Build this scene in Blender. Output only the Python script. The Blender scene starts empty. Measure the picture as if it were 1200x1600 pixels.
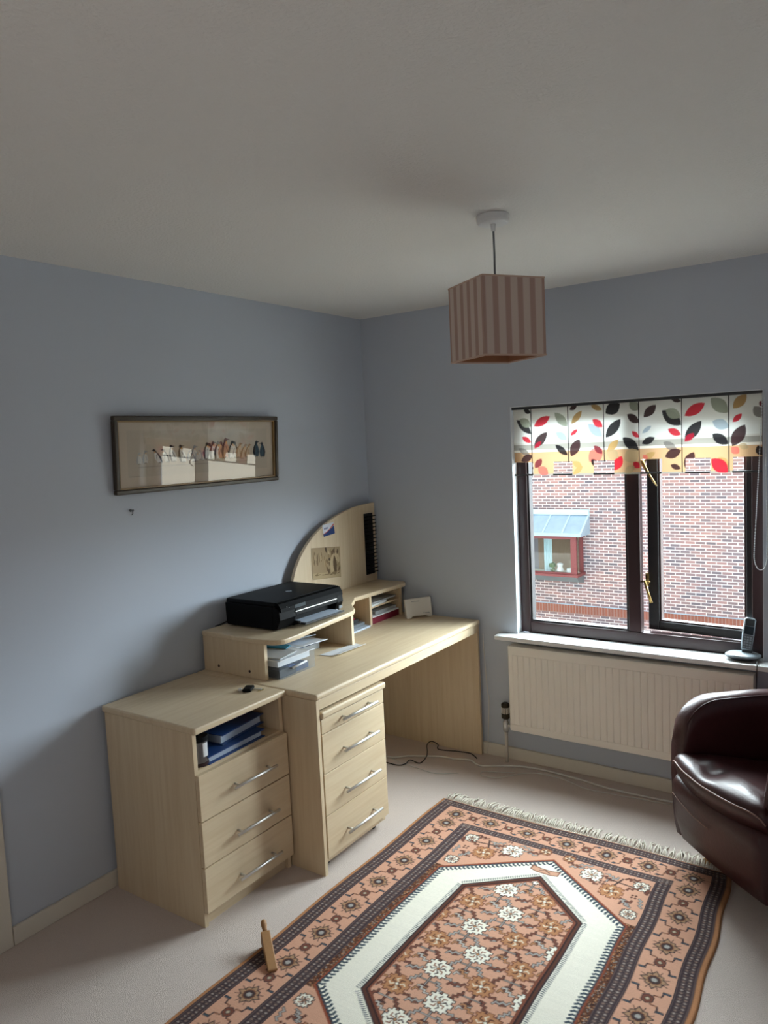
import bpy, bmesh, math, random
import numpy as np
from mathutils import Vector, Matrix, Euler
random.seed(7)
rng = np.random.default_rng(7)
C = bpy.context.scene.collection
SC = bpy.context.scene
PI = math.pi
# ------------------------------------------------------------------ camera
CF, CX, CY, CZ, YAW, PITCH, ROLL = 1186.29, 2.5768, -3.5523, 1.6949, .60825, -.089954, -.046803
def camera():
    fwd = Vector((-math.sin(YAW)*math.cos(PITCH), math.cos(YAW)*math.cos(PITCH), math.sin(PITCH)))
    right = Vector((math.cos(YAW), math.sin(YAW), 0)); up = right.cross(fwd)
    r2 = math.cos(ROLL)*right + math.sin(ROLL)*up
    u2 = -math.sin(ROLL)*right + math.cos(ROLL)*up
    cam = bpy.data.cameras.new('camera'); o = bpy.data.objects.new('camera', cam); C.objects.link(o)
    m = Matrix((r2, u2, -fwd)).transposed().to_4x4(); m.translation = (CX, CY, CZ)
    o.matrix_world = m
    cam.sensor_fit = 'VERTICAL'; cam.sensor_height = 36; cam.lens = CF/1600*36; cam.clip_start = .02
    SC.camera = o
camera()
# ------------------------------------------------------------------ light
SC.view_settings.view_transform = 'Standard'; SC.view_settings.look = 'None'
SC.view_settings.gamma = 1; SC.view_settings.use_curve_mapping = False
SC.view_settings.exposure = 0.0
SKY = 42.0; FILL = 6.5
w = bpy.data.worlds.new('sky'); SC.world = w; w.use_nodes = True
nt = w.node_tree; bg = nt.nodes['Background']
tc = nt.nodes.new('ShaderNodeTexCoord'); sx = nt.nodes.new('ShaderNodeSeparateXYZ'); rp = nt.nodes.new('ShaderNodeValToRGB')
nt.links.new(tc.outputs['Generated'], sx.inputs[0]); nt.links.new(sx.outputs['Z'], rp.inputs[0])
rp.color_ramp.elements[0].position = 0.0; rp.color_ramp.elements[0].color = (.16, .15, .13, 1)
rp.color_ramp.elements[1].position = 0.05; rp.color_ramp.elements[1].color = (.80, .90, 1, 1)
e = rp.color_ramp.elements.new(.6); e.color = (.86, .95, 1, 1)
nt.links.new(rp.outputs[0], bg.inputs[0])
# sky brightened beyond the house opposite, dimmed on our side, to light the room
mr = nt.nodes.new('ShaderNodeMapRange'); mr.interpolation_type = 'SMOOTHSTEP'
mr.inputs['From Min'].default_value = -.03; mr.inputs['From Max'].default_value = .45
mr.inputs['To Min'].default_value = SKY*.058; mr.inputs['To Max'].default_value = SKY
nt.links.new(sx.outputs['Y'], mr.inputs['Value']); nt.links.new(mr.outputs[0], bg.inputs[1])
pl = bpy.data.lights.new('window_portal', 'AREA'); pl.shape = 'RECTANGLE'; pl.size = 1.3; pl.size_y = 1.3
pl.cycles.is_portal = True
po = bpy.data.objects.new('window_portal', pl); C.objects.link(po); po.location = (1.49, .23, 1.26)
po.rotation_euler = (-PI/2, 0, 0)
# warm fill lamp added behind the camera to brighten the room
fl = bpy.data.lights.new('added_fill', 'AREA'); fl.shape = 'RECTANGLE'; fl.size = .9; fl.size_y = 1.2
fl.energy = FILL; fl.color = (1, .87, .76)
fo = bpy.data.objects.new('added_fill', fl); C.objects.link(fo); fo.location = (1.9, -4.12, 1.35)
fo.rotation_euler = (PI/2, 0, 0)
cy = SC.cycles
cy.use_denoising = True; cy.max_bounces = 10; cy.diffuse_bounces = 6; cy.glossy_bounces = 4
cy.transmission_bounces = 8; cy.transparent_max_bounces = 12; cy.sample_clamp_indirect = 6
cy.caustics_reflective = False; cy.caustics_refractive = False
# ------------------------------------------------------------------ materials
def lin(c):
    return tuple((x/12.92 if x <= .04045 else ((x+.055)/1.055)**2.4) for x in c)
def hx(s):
    return lin(tuple(int(s[i:i+2], 16)/255 for i in (0, 2, 4)))
def mat(name, col, rough=.5, metal=0., spec=.5, bump=None, bscale=200, bdist=.001, trans=0, alpha=1, vary=0, coat=0, sheen=0):
    m = bpy.data.materials.new(name); m.use_nodes = True; n = m.node_tree; b = n.nodes['Principled BSDF']
    if isinstance(col, str): col = hx(col)
    b.inputs['Base Color'].default_value = (*col, 1); b.inputs['Roughness'].default_value = rough
    b.inputs['Metallic'].default_value = metal; b.inputs['Specular IOR Level'].default_value = spec
    b.inputs['Coat Weight'].default_value = coat; b.inputs['Sheen Weight'].default_value = sheen
    b.inputs['Transmission Weight'].default_value = trans; b.inputs['Alpha'].default_value = alpha
    t = n.nodes.new('ShaderNodeTexCoord')
    if bump:
        no = n.nodes.new('ShaderNodeTexNoise'); no.inputs['Scale'].default_value = bscale; no.inputs['Detail'].default_value = 4
        bu = n.nodes.new('ShaderNodeBump'); bu.inputs['Strength'].default_value = bump; bu.inputs['Distance'].default_value = bdist
        n.links.new(t.outputs['Object'], no.inputs['Vector']); n.links.new(no.outputs['Fac'], bu.inputs['Height'])
        n.links.new(bu.outputs[0], b.inputs['Normal'])
    if vary:
        no = n.nodes.new('ShaderNodeTexNoise'); no.inputs['Scale'].default_value = bscale*.6; no.inputs['Detail'].default_value = 5
        mx = n.nodes.new('ShaderNodeMix'); mx.data_type = 'RGBA'
        mx.inputs[6].default_value = (*[x*(1-vary) for x in col], 1); mx.inputs[7].default_value = (*[min(1, x*(1+vary)) for x in col], 1)
        n.links.new(t.outputs['Object'], no.inputs['Vector']); n.links.new(no.outputs['Fac'], mx.inputs[0])
        n.links.new(mx.outputs[2], b.inputs['Base Color'])
    return m
def attr_mat(name, rough=.8, trans=0, bump=0, bscale=300, spec=.3):
    m = bpy.data.materials.new(name); m.use_nodes = True; n = m.node_tree; b = n.nodes['Principled BSDF']
    a = n.nodes.new('ShaderNodeAttribute'); a.attribute_name = 'Col'
    b.inputs['Roughness'].default_value = rough; b.inputs['Specular IOR Level'].default_value = spec
    n.links.new(a.outputs['Color'], b.inputs['Base Color'])
    if bump:
        t = n.nodes.new('ShaderNodeTexCoord'); no = n.nodes.new('ShaderNodeTexNoise'); no.inputs['Scale'].default_value = bscale
        bu = n.nodes.new('ShaderNodeBump'); bu.inputs['Strength'].default_value = bump; bu.inputs['Distance'].default_value = .002
        n.links.new(t.outputs['Object'], no.inputs['Vector']); n.links.new(no.outputs['Fac'], bu.inputs['Height'])
        n.links.new(bu.outputs[0], b.inputs['Normal'])
    if trans:
        tr = n.nodes.new('ShaderNodeBsdfTranslucent'); mx = n.nodes.new('ShaderNodeMixShader'); mx.inputs[0].default_value = trans
        out = n.nodes['Material Output']
        n.links.new(a.outputs['Color'], tr.inputs[0]); n.links.new(b.outputs[0], mx.inputs[1]); n.links.new(tr.outputs[0], mx.inputs[2])
        n.links.new(mx.outputs[0], out.inputs[0])
    return m
def wood(name, c1, c2, axis=2, rough=.42):
    m = bpy.data.materials.new(name); m.use_nodes = True; n = m.node_tree; b = n.nodes['Principled BSDF']
    t = n.nodes.new('ShaderNodeTexCoord'); mp = n.nodes.new('ShaderNodeMapping'); s = [22, 22, 22]; s[axis] = 1.1
    mp.inputs['Scale'].default_value = s
    no = n.nodes.new('ShaderNodeTexNoise'); no.inputs['Scale'].default_value = 2.2; no.inputs['Detail'].default_value = 7; no.inputs['Roughness'].default_value = .62
    r = n.nodes.new('ShaderNodeValToRGB'); r.color_ramp.elements[0].position = .36; r.color_ramp.elements[1].position = .64
    r.color_ramp.elements[0].color = (*hx(c1), 1); r.color_ramp.elements[1].color = (*hx(c2), 1)
    n.links.new(t.outputs['Object'], mp.inputs[0]); n.links.new(mp.outputs[0], no.inputs['Vector']); n.links.new(no.outputs['Fac'], r.inputs[0])
    n.links.new(r.outputs[0], b.inputs['Base Color']); b.inputs['Roughness'].default_value = rough
    return m
def glass_mat(name, tint=(1, 1, 1), ior=1.5, rough=.0):
    m = bpy.data.materials.new(name); m.use_nodes = True; n = m.node_tree; out = n.nodes['Material Output']; n.nodes.remove(n.nodes['Principled BSDF'])
    tr = n.nodes.new('ShaderNodeBsdfTransparent'); tr.inputs[0].default_value = (*tint, 1)
    gl = n.nodes.new('ShaderNodeBsdfGlossy'); gl.inputs['Roughness'].default_value = rough
    fr = n.nodes.new('ShaderNodeFresnel'); fr.inputs['IOR'].default_value = ior
    mx = n.nodes.new('ShaderNodeMixShader')
    ge = n.nodes.new('ShaderNodeNewGeometry'); iv = n.nodes.new('ShaderNodeMath'); iv.operation = 'SUBTRACT'; iv.inputs[0].default_value = 1
    mu = n.nodes.new('ShaderNodeMath'); mu.operation = 'MULTIPLY'
    n.links.new(ge.outputs['Backfacing'], iv.inputs[1]); n.links.new(fr.outputs[0], mu.inputs[0]); n.links.new(iv.outputs[0], mu.inputs[1])
    n.links.new(mu.outputs[0], mx.inputs[0]); n.links.new(tr.outputs[0], mx.inputs[1]); n.links.new(gl.outputs[0], mx.inputs[2]); n.links.new(mx.outputs[0], out.inputs[0])
    return m
BC1, BC2 = 'CDB796', 'D6C3A4'
M = dict(
    beech_x=wood('beech_x', BC1, BC2, 0), beech_y=wood('beech_y', BC1, BC2, 1), beech_z=wood('beech_z', BC1, BC2, 2),
    wall=mat('blue_grey_paint', 'BCC3CE', .85, bump=.12, bscale=160, spec=.2),
    ceil=mat('stippled_ceiling_paint', 'E3E2DF', .95, bump=.55, bscale=105, bdist=.006, spec=.1),
    trim=mat('cream_gloss_paint', 'D9D3C6', .45), reveal=mat('white_reveal_paint', 'DDE2E6', .7),
    sill=mat('white_gloss_sill', 'E4E6E6', .3),
    carpet=mat('beige_carpet', 'E2D3CA', 1., bump=1., bscale=420, bdist=.006, spec=.05, vary=.16, sheen=.2),
    steel=mat('brushed_steel', 'DAD9D6', .48, 1.), dsteel=mat('dark_steel', '77777A', .3, 1.), brass=mat('brass', '94794A', .3, 1.),
    mahog=mat('mahogany_stained_frame', '301A1D', .35), mahog_d=mat('dark_rubber_bead', '17151A', .5),
    black=mat('black_plastic', '08090B', .55, spec=.12), black_m=mat('matt_black_plastic', '0A0B0D', .55), black_g=mat('gloss_black_plastic', '050607', .55, spec=.06),
    white_p=mat('white_plastic', 'DADCDD', .4), cream_p=mat('cream_white_plastic', 'D8D2C8', .5),
    rad=mat('white_radiator_enamel', 'F0EADF', .4), pipe=mat('white_painted_pipe', 'CFC9BE', .5),
    paper=mat('white_paper', 'DDE1E6', .85), paper_b=mat('bluish_paper', 'B9C6D6', .8), paper_g=mat('grey_paper', 'A9ACAE', .85),
    navy=mat('navy_board', '12234A', .5), blue=mat('blue_board', '173F7C', .45), teal=mat('teal_plastic', '2C7C98', .5),
    crimson=mat('crimson_card', '7E1430', .5), red=mat('red_card', 'B0242C', .5), dark=mat('dark_void', '050506', .9),
    leather=mat('dark_brown_leather', '3A1A1B', .38, bump=.35, bscale=90, bdist=.002, spec=.42, vary=.2),
    leather_d=mat('brown_leather_piping', '8A6A60', .4), lightwood=mat('light_wood_leg', 'C69A62', .45),
    pine=mat('pine_doorstop', 'A0764C', .55, vary=.15), cabw=mat('white_cable_sheath', 'D3CFC8', .5), cabb=mat('black_cable_sheath', '141211', .5),
    grey_p=mat('grey_plastic', '6E7478', .45), dgrey=mat('dark_grey_plastic', '2A2E31', .45), silver_p=mat('silver_plastic', 'A8B4BC', .3, .3),
    lcd=mat('dark_lcd', '28343C', .2), pframe=mat('bronze_wood_frame', '33291B', .4, bump=.2, bscale=60), pframe_i=mat('gold_frame_slip', '8A6E42', .4),
    zinc=mat('weathered_lead_roof', '9FB3C4', .45, vary=.2, bscale=8), redwood=mat('red_brown_painted_wood', '7A3638', .5),
    tassel=mat('cream_wool_fringe', 'D8D0C2', .95), shade_in=mat('tan_shade_lining', '9A6A4C', .9), shade_rim=mat('beige_shade_binding', 'C0A594', .8),
    glass=glass_mat('window_glass', (.97, .99, .98)), pglass=glass_mat('picture_glass', (1, 1, 1), 1.6),
    curtain=mat('pale_blue_curtain', 'BCD0D8', .9), tree=mat('green_leaves', '3E5A2A', .9, vary=.4, bscale=12), ground=mat('grey_paving', 'B4B0A8', .9),
    chain=mat('white_bead_chain', 'C9CDD0', .4), bronze=mat('bronze_valve', '3A3224', .4, .6), goldring=mat('pale_gold_ring', 'C9B98A', .35, .7),
)
def clear_box_mat():
    m = bpy.data.materials.new('clear_plastic'); m.use_nodes = True; n = m.node_tree; out = n.nodes['Material Output']; b = n.nodes['Principled BSDF']
    b.inputs['Base Color'].default_value = (.38, .44, .5, 1); b.inputs['Roughness'].default_value = .15
    tr = n.nodes.new('ShaderNodeBsdfTransparent'); mx = n.nodes.new('ShaderNodeMixShader'); mx.inputs[0].default_value = .10
    n.links.new(tr.outputs[0], mx.inputs[1]); n.links.new(b.outputs[0], mx.inputs[2]); n.links.new(mx.outputs[0], out.inputs[0]); return m
M['clear'] = clear_box_mat()
def brick_mat():
    m = bpy.data.materials.new('mixed_red_brick'); m.use_nodes = True; n = m.node_tree; b = n.nodes['Principled BSDF']; b.inputs['Roughness'].default_value = .95
    t = n.nodes.new('ShaderNodeTexCoord'); sp = n.nodes.new('ShaderNodeSeparateXYZ'); cb = n.nodes.new('ShaderNodeCombineXYZ')
    n.links.new(t.outputs['Object'], sp.inputs[0]); n.links.new(sp.outputs['X'], cb.inputs[0]); n.links.new(sp.outputs['Z'], cb.inputs[1])
    br = n.nodes.new('ShaderNodeTexBrick'); n.links.new(cb.outputs[0], br.inputs[0])
    br.offset = .5; br.inputs['Scale'].default_value = 1; br.inputs['Brick Width'].default_value = .225; br.inputs['Row Height'].default_value = .075
    br.inputs['Mortar Size'].default_value = .011; br.inputs['Mortar Smooth'].default_value = .2; br.inputs['Bias'].default_value = 0
    br.inputs['Color1'].default_value = (*hx('A88480'), 1); br.inputs['Color2'].default_value = (*hx('706A72'), 1); br.inputs['Mortar'].default_value = (*hx('DDD4D2'), 1)
    no = n.nodes.new('ShaderNodeTexNoise'); no.inputs['Scale'].default_value = .9; no.inputs['Detail'].default_value = 3
    n.links.new(cb.outputs[0], no.inputs['Vector'])
    mx = n.nodes.new('ShaderNodeMix'); mx.data_type = 'RGBA'; mx.blend_type = 'MULTIPLY'; mx.inputs[0].default_value = .55
    rr = n.nodes.new('ShaderNodeValToRGB'); rr.color_ramp.elements[0].color = (.62, .66, .75, 1); rr.color_ramp.elements[1].color = (1.0, .82, .76, 1)
    rr.color_ramp.elements[0].position = .35; rr.color_ramp.elements[1].position = .62
    n.links.new(no.outputs['Fac'], rr.inputs[0]); n.links.new(br.outputs['Color'], mx.inputs[6]); n.links.new(rr.outputs[0], mx.inputs[7])
    n.links.new(mx.outputs[2], b.inputs['Base Color']); return m
M['brick'] = brick_mat()
def soldier_mat():
    m = bpy.data.materials.new('orange_soldier_brick'); m.use_nodes = True; n = m.node_tree; b = n.nodes['Principled BSDF']; b.inputs['Roughness'].default_value = .95
    t = n.nodes.new('ShaderNodeTexCoord'); sp = n.nodes.new('ShaderNodeSeparateXYZ'); cb = n.nodes.new('ShaderNodeCombineXYZ')
    n.links.new(t.outputs['Object'], sp.inputs[0]); n.links.new(sp.outputs['X'], cb.inputs[0]); n.links.new(sp.outputs['Z'], cb.inputs[1])
    br = n.nodes.new('ShaderNodeTexBrick'); n.links.new(cb.outputs[0], br.inputs[0]); br.offset = 0
    br.inputs['Scale'].default_value = 1; br.inputs['Brick Width'].default_value = .075; br.inputs['Row Height'].default_value = .225; br.inputs['Mortar Size'].default_value = .008
    br.inputs['Color1'].default_value = (*hx('9A5A48'), 1); br.inputs['Color2'].default_value = (*hx('8A5548'), 1); br.inputs['Mortar'].default_value = (*hx('9A8078'), 1)
    n.links.new(br.outputs['Color'], b.inputs['Base Color']); return m
M['soldier'] = soldier_mat()
def shade_mat():
    m = bpy.data.materials.new('striped_shade_fabric'); m.use_nodes = True; n = m.node_tree; b = n.nodes['Principled BSDF']; b.inputs['Roughness'].default_value = .9
    t = n.nodes.new('ShaderNodeTexCoord'); sp = n.nodes.new('ShaderNodeSeparateXYZ'); n.links.new(t.outputs['Object'], sp.inputs[0])
    ad = n.nodes.new('ShaderNodeMath'); ad.operation = 'ADD'; n.links.new(sp.outputs['X'], ad.inputs[0]); n.links.new(sp.outputs['Y'], ad.inputs[1])
    mo = n.nodes.new('ShaderNodeMath'); mo.operation = 'PINGPONG'; mo.inputs[1].default_value = .0222; n.links.new(ad.outputs[0], mo.inputs[0])
    r = n.nodes.new('ShaderNodeValToRGB'); r.color_ramp.elements[0].color = (*hx('AA8E82'), 1); r.color_ramp.elements[1].color = (*hx('C6B5AB'), 1)
    r.color_ramp.elements[0].position = .009; r.color_ramp.elements[1].position = .012
    n.links.new(mo.outputs[0], r.inputs[0]); n.links.new(r.outputs[0], b.inputs['Base Color']); 
    no = n.nodes.new('ShaderNodeTexNoise'); no.inputs['Scale'].default_value = 500; bu = n.nodes.new('ShaderNodeBump'); bu.inputs['Strength'].default_value = .3; bu.inputs['Distance'].default_value = .001
    n.links.new(t.outputs['Object'], no.inputs[0]); n.links.new(no.outputs['Fac'], bu.inputs['Height']); n.links.new(bu.outputs[0], b.inputs['Normal'])
    return m
M['shade'] = shade_mat()
# ------------------------------------------------------------------ mesh helpers
class MB:
    def __init__(s): s.v = []; s.f = []
    def add(s, vs, fs):
        o = len(s.v); s.v += [tuple(p) for p in vs]; s.f += [tuple(o+i for i in f) for f in fs]; return s
    def box(s, x0, x1, y0, y1, z0, z1):
        vs = [(x, y, z) for z in (z0, z1) for (x, y) in ((x0, y0), (x1, y0), (x1, y1), (x0, y1))]
        return s.add(vs, [(3, 2, 1, 0), (4, 5, 6, 7), (0, 1, 5, 4), (1, 2, 6, 5), (2, 3, 7, 6), (3, 0, 4, 7)])
    def obox(s, c, size, rot):
        R = Euler(rot).to_matrix(); a = [v/2 for v in size]
        vs = [Vector(c)+R @ Vector((x*a[0], y*a[1], z*a[2])) for z in (-1, 1) for (x, y) in ((-1, -1), (1, -1), (1, 1), (-1, 1))]
        return s.add(vs, [(3, 2, 1, 0), (4, 5, 6, 7), (0, 1, 5, 4), (1, 2, 6, 5), (2, 3, 7, 6), (3, 0, 4, 7)])
    def prism(s, poly, a0, a1, axis=2):
        n = len(poly)
        def P(p, a):
            return (p[0], p[1], a) if axis == 2 else ((p[0], a, p[1]) if axis == 1 else (a, p[0], p[1]))
        vs = [P(p, a0) for p in poly]+[P(p, a1) for p in poly]
        return s.add(vs, [tuple(range(n))[::-1], tuple(range(n, 2*n))]+[(i, (i+1) % n, n+(i+1) % n, n+i) for i in range(n)])
    def tube(s, pts, r, seg=8, closed=False):
        pts = [Vector(p) for p in pts]; n = len(pts); rs = r if isinstance(r, (list, tuple)) else [r]*n; rings = []
        prev = None
        for i, p in enumerate(pts):
            a = pts[(i-1) % n] if (closed or i > 0) else p; b = pts[(i+1) % n] if (closed or i < n-1) else p
            t = (b-a).normalized()
            if prev is None: prev = t.orthogonal().normalized()
            prev = (prev - t*prev.dot(t)).normalized(); q = t.cross(prev)
            rings.append([p+rs[i]*(math.cos(k*2*PI/seg)*prev+math.sin(k*2*PI/seg)*q) for k in range(seg)])
        vs = [v for r_ in rings for v in r_]; fs = []
        for i in range(n if closed else n-1):
            j = (i+1) % n
            fs += [(i*seg+k, i*seg+(k+1) % seg, j*seg+(k+1) % seg, j*seg+k) for k in range(seg)]
        if not closed: fs += [tuple(range(seg))[::-1], tuple((n-1)*seg+k for k in range(seg))]
        return s.add(vs, fs)
    def lathe(s, prof, c=(0, 0, 0), seg=24, axis=2):
        vs = []; n = len(prof)
        for (r, h) in prof:
            for k in range(seg):
                a = 2*PI*k/seg; p = (r*math.cos(a), r*math.sin(a), h)
                if axis == 0: p = (h, p[0], p[1])
                if axis == 1: p = (p[0], h, p[1])
                vs.append((c[0]+p[0], c[1]+p[1], c[2]+p[2]))
        fs = [(i*seg+k, i*seg+(k+1) % seg, (i+1)*seg+(k+1) % seg, (i+1)*seg+k) for i in range(n-1) for k in range(seg)]
        fs += [tuple(range(seg))[::-1], tuple((n-1)*seg+k for k in range(seg))]
        return s.add(vs, fs)
    def build(s, name, m, parent=None, bevel=0, smooth=False, org=None, seg=2, **tags):
        if org is None:
            if parent is not None: org = (0, 0, 0); inv = parent['_o']
            else:
                a = np.array(s.v); org = ((a[:, 0].min()+a[:, 0].max())/2, (a[:, 1].min()+a[:, 1].max())/2, a[:, 2].min()); inv = org
        else: inv = org
        # child meshes are written in world coordinates, shifted by the parent's base point
        me = bpy.data.meshes.new(name); me.from_pydata([(p[0]-inv[0], p[1]-inv[1], p[2]-inv[2]) for p in s.v], [], s.f)
        bm = bmesh.new(); bm.from_mesh(me); bmesh.ops.recalc_face_normals(bm, faces=bm.faces); bm.to_mesh(me); bm.free()
        me.materials.append(M[m] if isinstance(m, str) else m)
        o = bpy.data.objects.new(name, me); C.objects.link(o)
        if parent is not None: o.parent = parent; o['_o'] = list(inv)
        else: o.location = org; o['_o'] = list(org)
        if smooth:
            for p in me.polygons: p.use_smooth = True
        if bevel:
            b = o.modifiers.new('bevel', 'BEVEL'); b.width = bevel; b.segments = seg; b.limit_method = 'ANGLE'; b.angle_limit = .7
        for k, v in tags.items(): o[k] = v
        return o
def thing(name, loc, label, cat, group=None):
    o = bpy.data.objects.new(name, None); C.objects.link(o); o.location = loc; o['_o'] = list(loc)
    o.empty_display_size = .05; o['label'] = label; o['category'] = cat
    if group: o['group'] = group
    return o
def struct(mb, name, m, **k):
    return mb.build(name, m, kind='structure', **k)
def box(*a): return MB().box(*a)
def arc(cx, cy, r, a0, a1, n=8):
    return [(cx+r*math.cos(a0+(a1-a0)*i/n), cy+r*math.sin(a0+(a1-a0)*i/n)) for i in range(n+1)]
def smooth_path(pts, n=8):
    P = [Vector(p) for p in pts]; out = []
    for i in range(len(P)-1):
        a = P[max(i-1, 0)]; b = P[i]; c = P[i+1]; d = P[min(i+2, len(P)-1)]
        for k in range(n):
            t = k/n; out.append(.5*((2*b)+(c-a)*t+(2*a-5*b+4*c-d)*t*t+(3*b-a-3*c+d)*t**3))
    return out+[P[-1]]
class Canvas:
    """pattern painter: colours woven / printed on a surface, stored per mesh vertex"""
    def __init__(s, w, h, res, col):
        s.w, s.h, s.r = w, h, res; s.nx, s.ny = int(round(w/res)), int(round(h/res))
        s.a = np.empty((s.ny, s.nx, 3)); s.a[:] = hx(col)
        s.X, s.Y = np.meshgrid((np.arange(s.nx)+.5)*res, (np.arange(s.ny)+.5)*res)
    def _bb(s, x0, x1, y0, y1):
        return slice(max(0, int(y0/s.r)-1), min(s.ny, int(y1/s.r)+2)), slice(max(0, int(x0/s.r)-1), min(s.nx, int(x1/s.r)+2))
    def poly(s, pts, col, op=1.):
        P = np.array(pts); sl = s._bb(P[:, 0].min(), P[:, 0].max(), P[:, 1].min(), P[:, 1].max()); X = s.X[sl]; Y = s.Y[sl]
        if X.size == 0: return
        m = np.zeros(X.shape, bool); n = len(P)
        for i in range(n):
            x1, y1 = P[i]; x2, y2 = P[(i+1) % n]
            if y1 == y2: continue
            c = ((y1 > Y) != (y2 > Y)) & (X < (x2-x1)*(Y-y1)/(y2-y1)+x1); m ^= c
        c = np.array(hx(col) if isinstance(col, str) else col); s.a[sl][m] = s.a[sl][m]*(1-op)+c*op
    def line(s, pts, wd, col):
        for (x1, y1), (x2, y2) in zip(pts[:-1], pts[1:]):
            L = math.hypot(x2-x1, y2-y1) or 1e-9; nx, ny = -(y2-y1)/L*wd/2, (x2-x1)/L*wd/2; ex, ey = (x2-x1)/L*wd/2, (y2-y1)/L*wd/2
            s.poly([(x1+nx-ex, y1+ny-ey), (x2+nx+ex, y2+ny+ey), (x2-nx+ex, y2-ny+ey), (x1-nx-ex, y1-ny-ey)], col)
    def rect(s, x0, x1, y0, y1, col, op=1.): s.poly([(x0, y0), (x1, y0), (x1, y1), (x0, y1)], col, op)
    def leaf(s, x1, y1, x2, y2, wd, col, op=1., n=9):
        L = math.hypot(x2-x1, y2-y1); ux, uy = (x2-x1)/L, (y2-y1)/L; A = []; B = []
        for i in range(n+1):
            t = i/n; q = wd/2*math.sin(PI*t)**.8; A.append((x1+ux*L*t-uy*q, y1+uy*L*t+ux*q)); B.append((x1+ux*L*t+uy*q, y1+uy*L*t-ux*q))
        s.poly(A+B[::-1], col, op)
    def down(s, k=2):
        ny, nx = s.ny//k*k, s.nx//k*k; return s.a[:ny, :nx].reshape(ny//k, k, nx//k, k, 3).mean((1, 3))
def painted_grid(name, cols, w, h, place, m, parent=None, mask=None, **tags):
    """grid mesh w x h, colours at vertices; place(u,v)->world xyz arrays"""
    ny, nx = cols.shape[:2]
    U, V = np.meshgrid(np.linspace(0, w, nx), np.linspace(0, h, ny)); P = place(U, V)
    inv = np.array(parent['_o'] if parent is not None else tags.pop('org'))
    co = (P-inv).reshape(-1, 3)
    idx = np.arange(nx*ny).reshape(ny, nx)
    q = np.stack([idx[:-1, :-1], idx[:-1, 1:], idx[1:, 1:], idx[1:, :-1]], -1)
    if mask is not None: q = q[mask[:-1, :-1]]
    q = q.reshape(-1, 4)
    me = bpy.data.meshes.new(name); me.vertices.add(len(co)); me.vertices.foreach_set('co', co.ravel())
    me.loops.add(q.size); me.loops.foreach_set('vertex_index', q.ravel().astype(np.int32))
    me.polygons.add(len(q)); me.polygons.foreach_set('loop_start', np.arange(0, q.size, 4, dtype=np.int32)); me.polygons.foreach_set('loop_total', np.full(len(q), 4, np.int32))
    me.polygons.foreach_set('use_smooth', np.ones(len(q), bool))
    me.update(calc_edges=True); me.validate()
    at = me.color_attributes.new('Col', 'FLOAT_COLOR', 'POINT'); at.data.foreach_set('color', np.concatenate([cols.reshape(-1, 3), np.ones((nx*ny, 1))], 1).ravel().astype(np.float32))
    me.materials.append(m); o = bpy.data.objects.new(name, me); C.objects.link(o)
    if parent is not None: o.parent = parent
    else: o.location = inv
    o['_o'] = list(map(float, inv))
    for k, v in tags.items(): o[k] = v
    return o
# ================================================================== THE ROOM
RX, RY, H = 3.25, -4.25, 2.4
WL, WR, WB, WT = .908, 2.067, .68, 1.848            # window opening
struct(box(-.1, RX+.1, RY-.1, .1, -.05, 0), 'floor', 'carpet', org=(0, 0, 0))
struct(box(-.1, RX+.1, RY-.1, .25, H, H+.1), 'ceiling', 'ceil', org=(0, 0, 0))
struct(box(-.1, 0, RY-.1, .25, 0, H), 'wall_left', 'wall', org=(0, 0, 0))
struct(MB().box(0, WL, 0, .2, 0, H).box(WR, RX, 0, .2, 0, H).box(WL, WR, 0, .2, 0, WB-.022).box(WL, WR, 0, .2, WT, H), 'wall_back', 'wall', org=(0, 0, 0))
struct(box(RX, RX+.1, RY-.1, .25, 0, H), 'wall_right', 'wall', org=(0, 0, 0))
struct(box(0, RX, RY-.1, RY, 0, H), 'wall_front', 'wall', org=(0, 0, 0))
struct(MB().box(WL, WL+.003, .001, .056, WB, WT).box(WR-.003, WR, .001, .056, WB, WT).box(WL, WR, .001, .056, WT-.003, WT), 'trim_1', 'reveal')
struct(MB().prism([(0.001, -2.262), (.015, -2.262), (.015, 0), (.001, 0)], 0, .066), 'baseboard_left', 'trim', bevel=.003)
struct(box(.016, RX-.016, -.015, -.001, 0, .066), 'baseboard_back', 'trim', bevel=.003)
struct(box(RX-.015, RX-.001, RY+.016, -.016, 0, .066), 'baseboard_right', 'trim', bevel=.003)
# door and its casing on the left wall
struct(MB().box(.001, .018, -2.335, -2.265, 0, 2.06).box(.001, .018, -3.2, -3.13, 0, 2.06).box(.001, .018, -3.2, -2.265, 2.06, 2.13), 'trim_2', 'trim', bevel=.004)
d = struct(box(.001, .01, -3.13, -2.335, 0, 2.06), 'door_1', 'trim')
MB().tube([(.01, -3.06, 1.02), (.05, -3.06, 1.02), (.055, -3.05, 1.02), (.055, -2.95, 1.02)], .008).build('door_handle', 'brass', d, smooth=True, label='brass lever handle')
# sill
s = struct(MB().box(.815, 2.22, -.08, .0, WB-.024, WB).box(WL, WR, -.001, .056, WB-.024, WB), 'trim_3', 'sill', bevel=.005)
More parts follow.
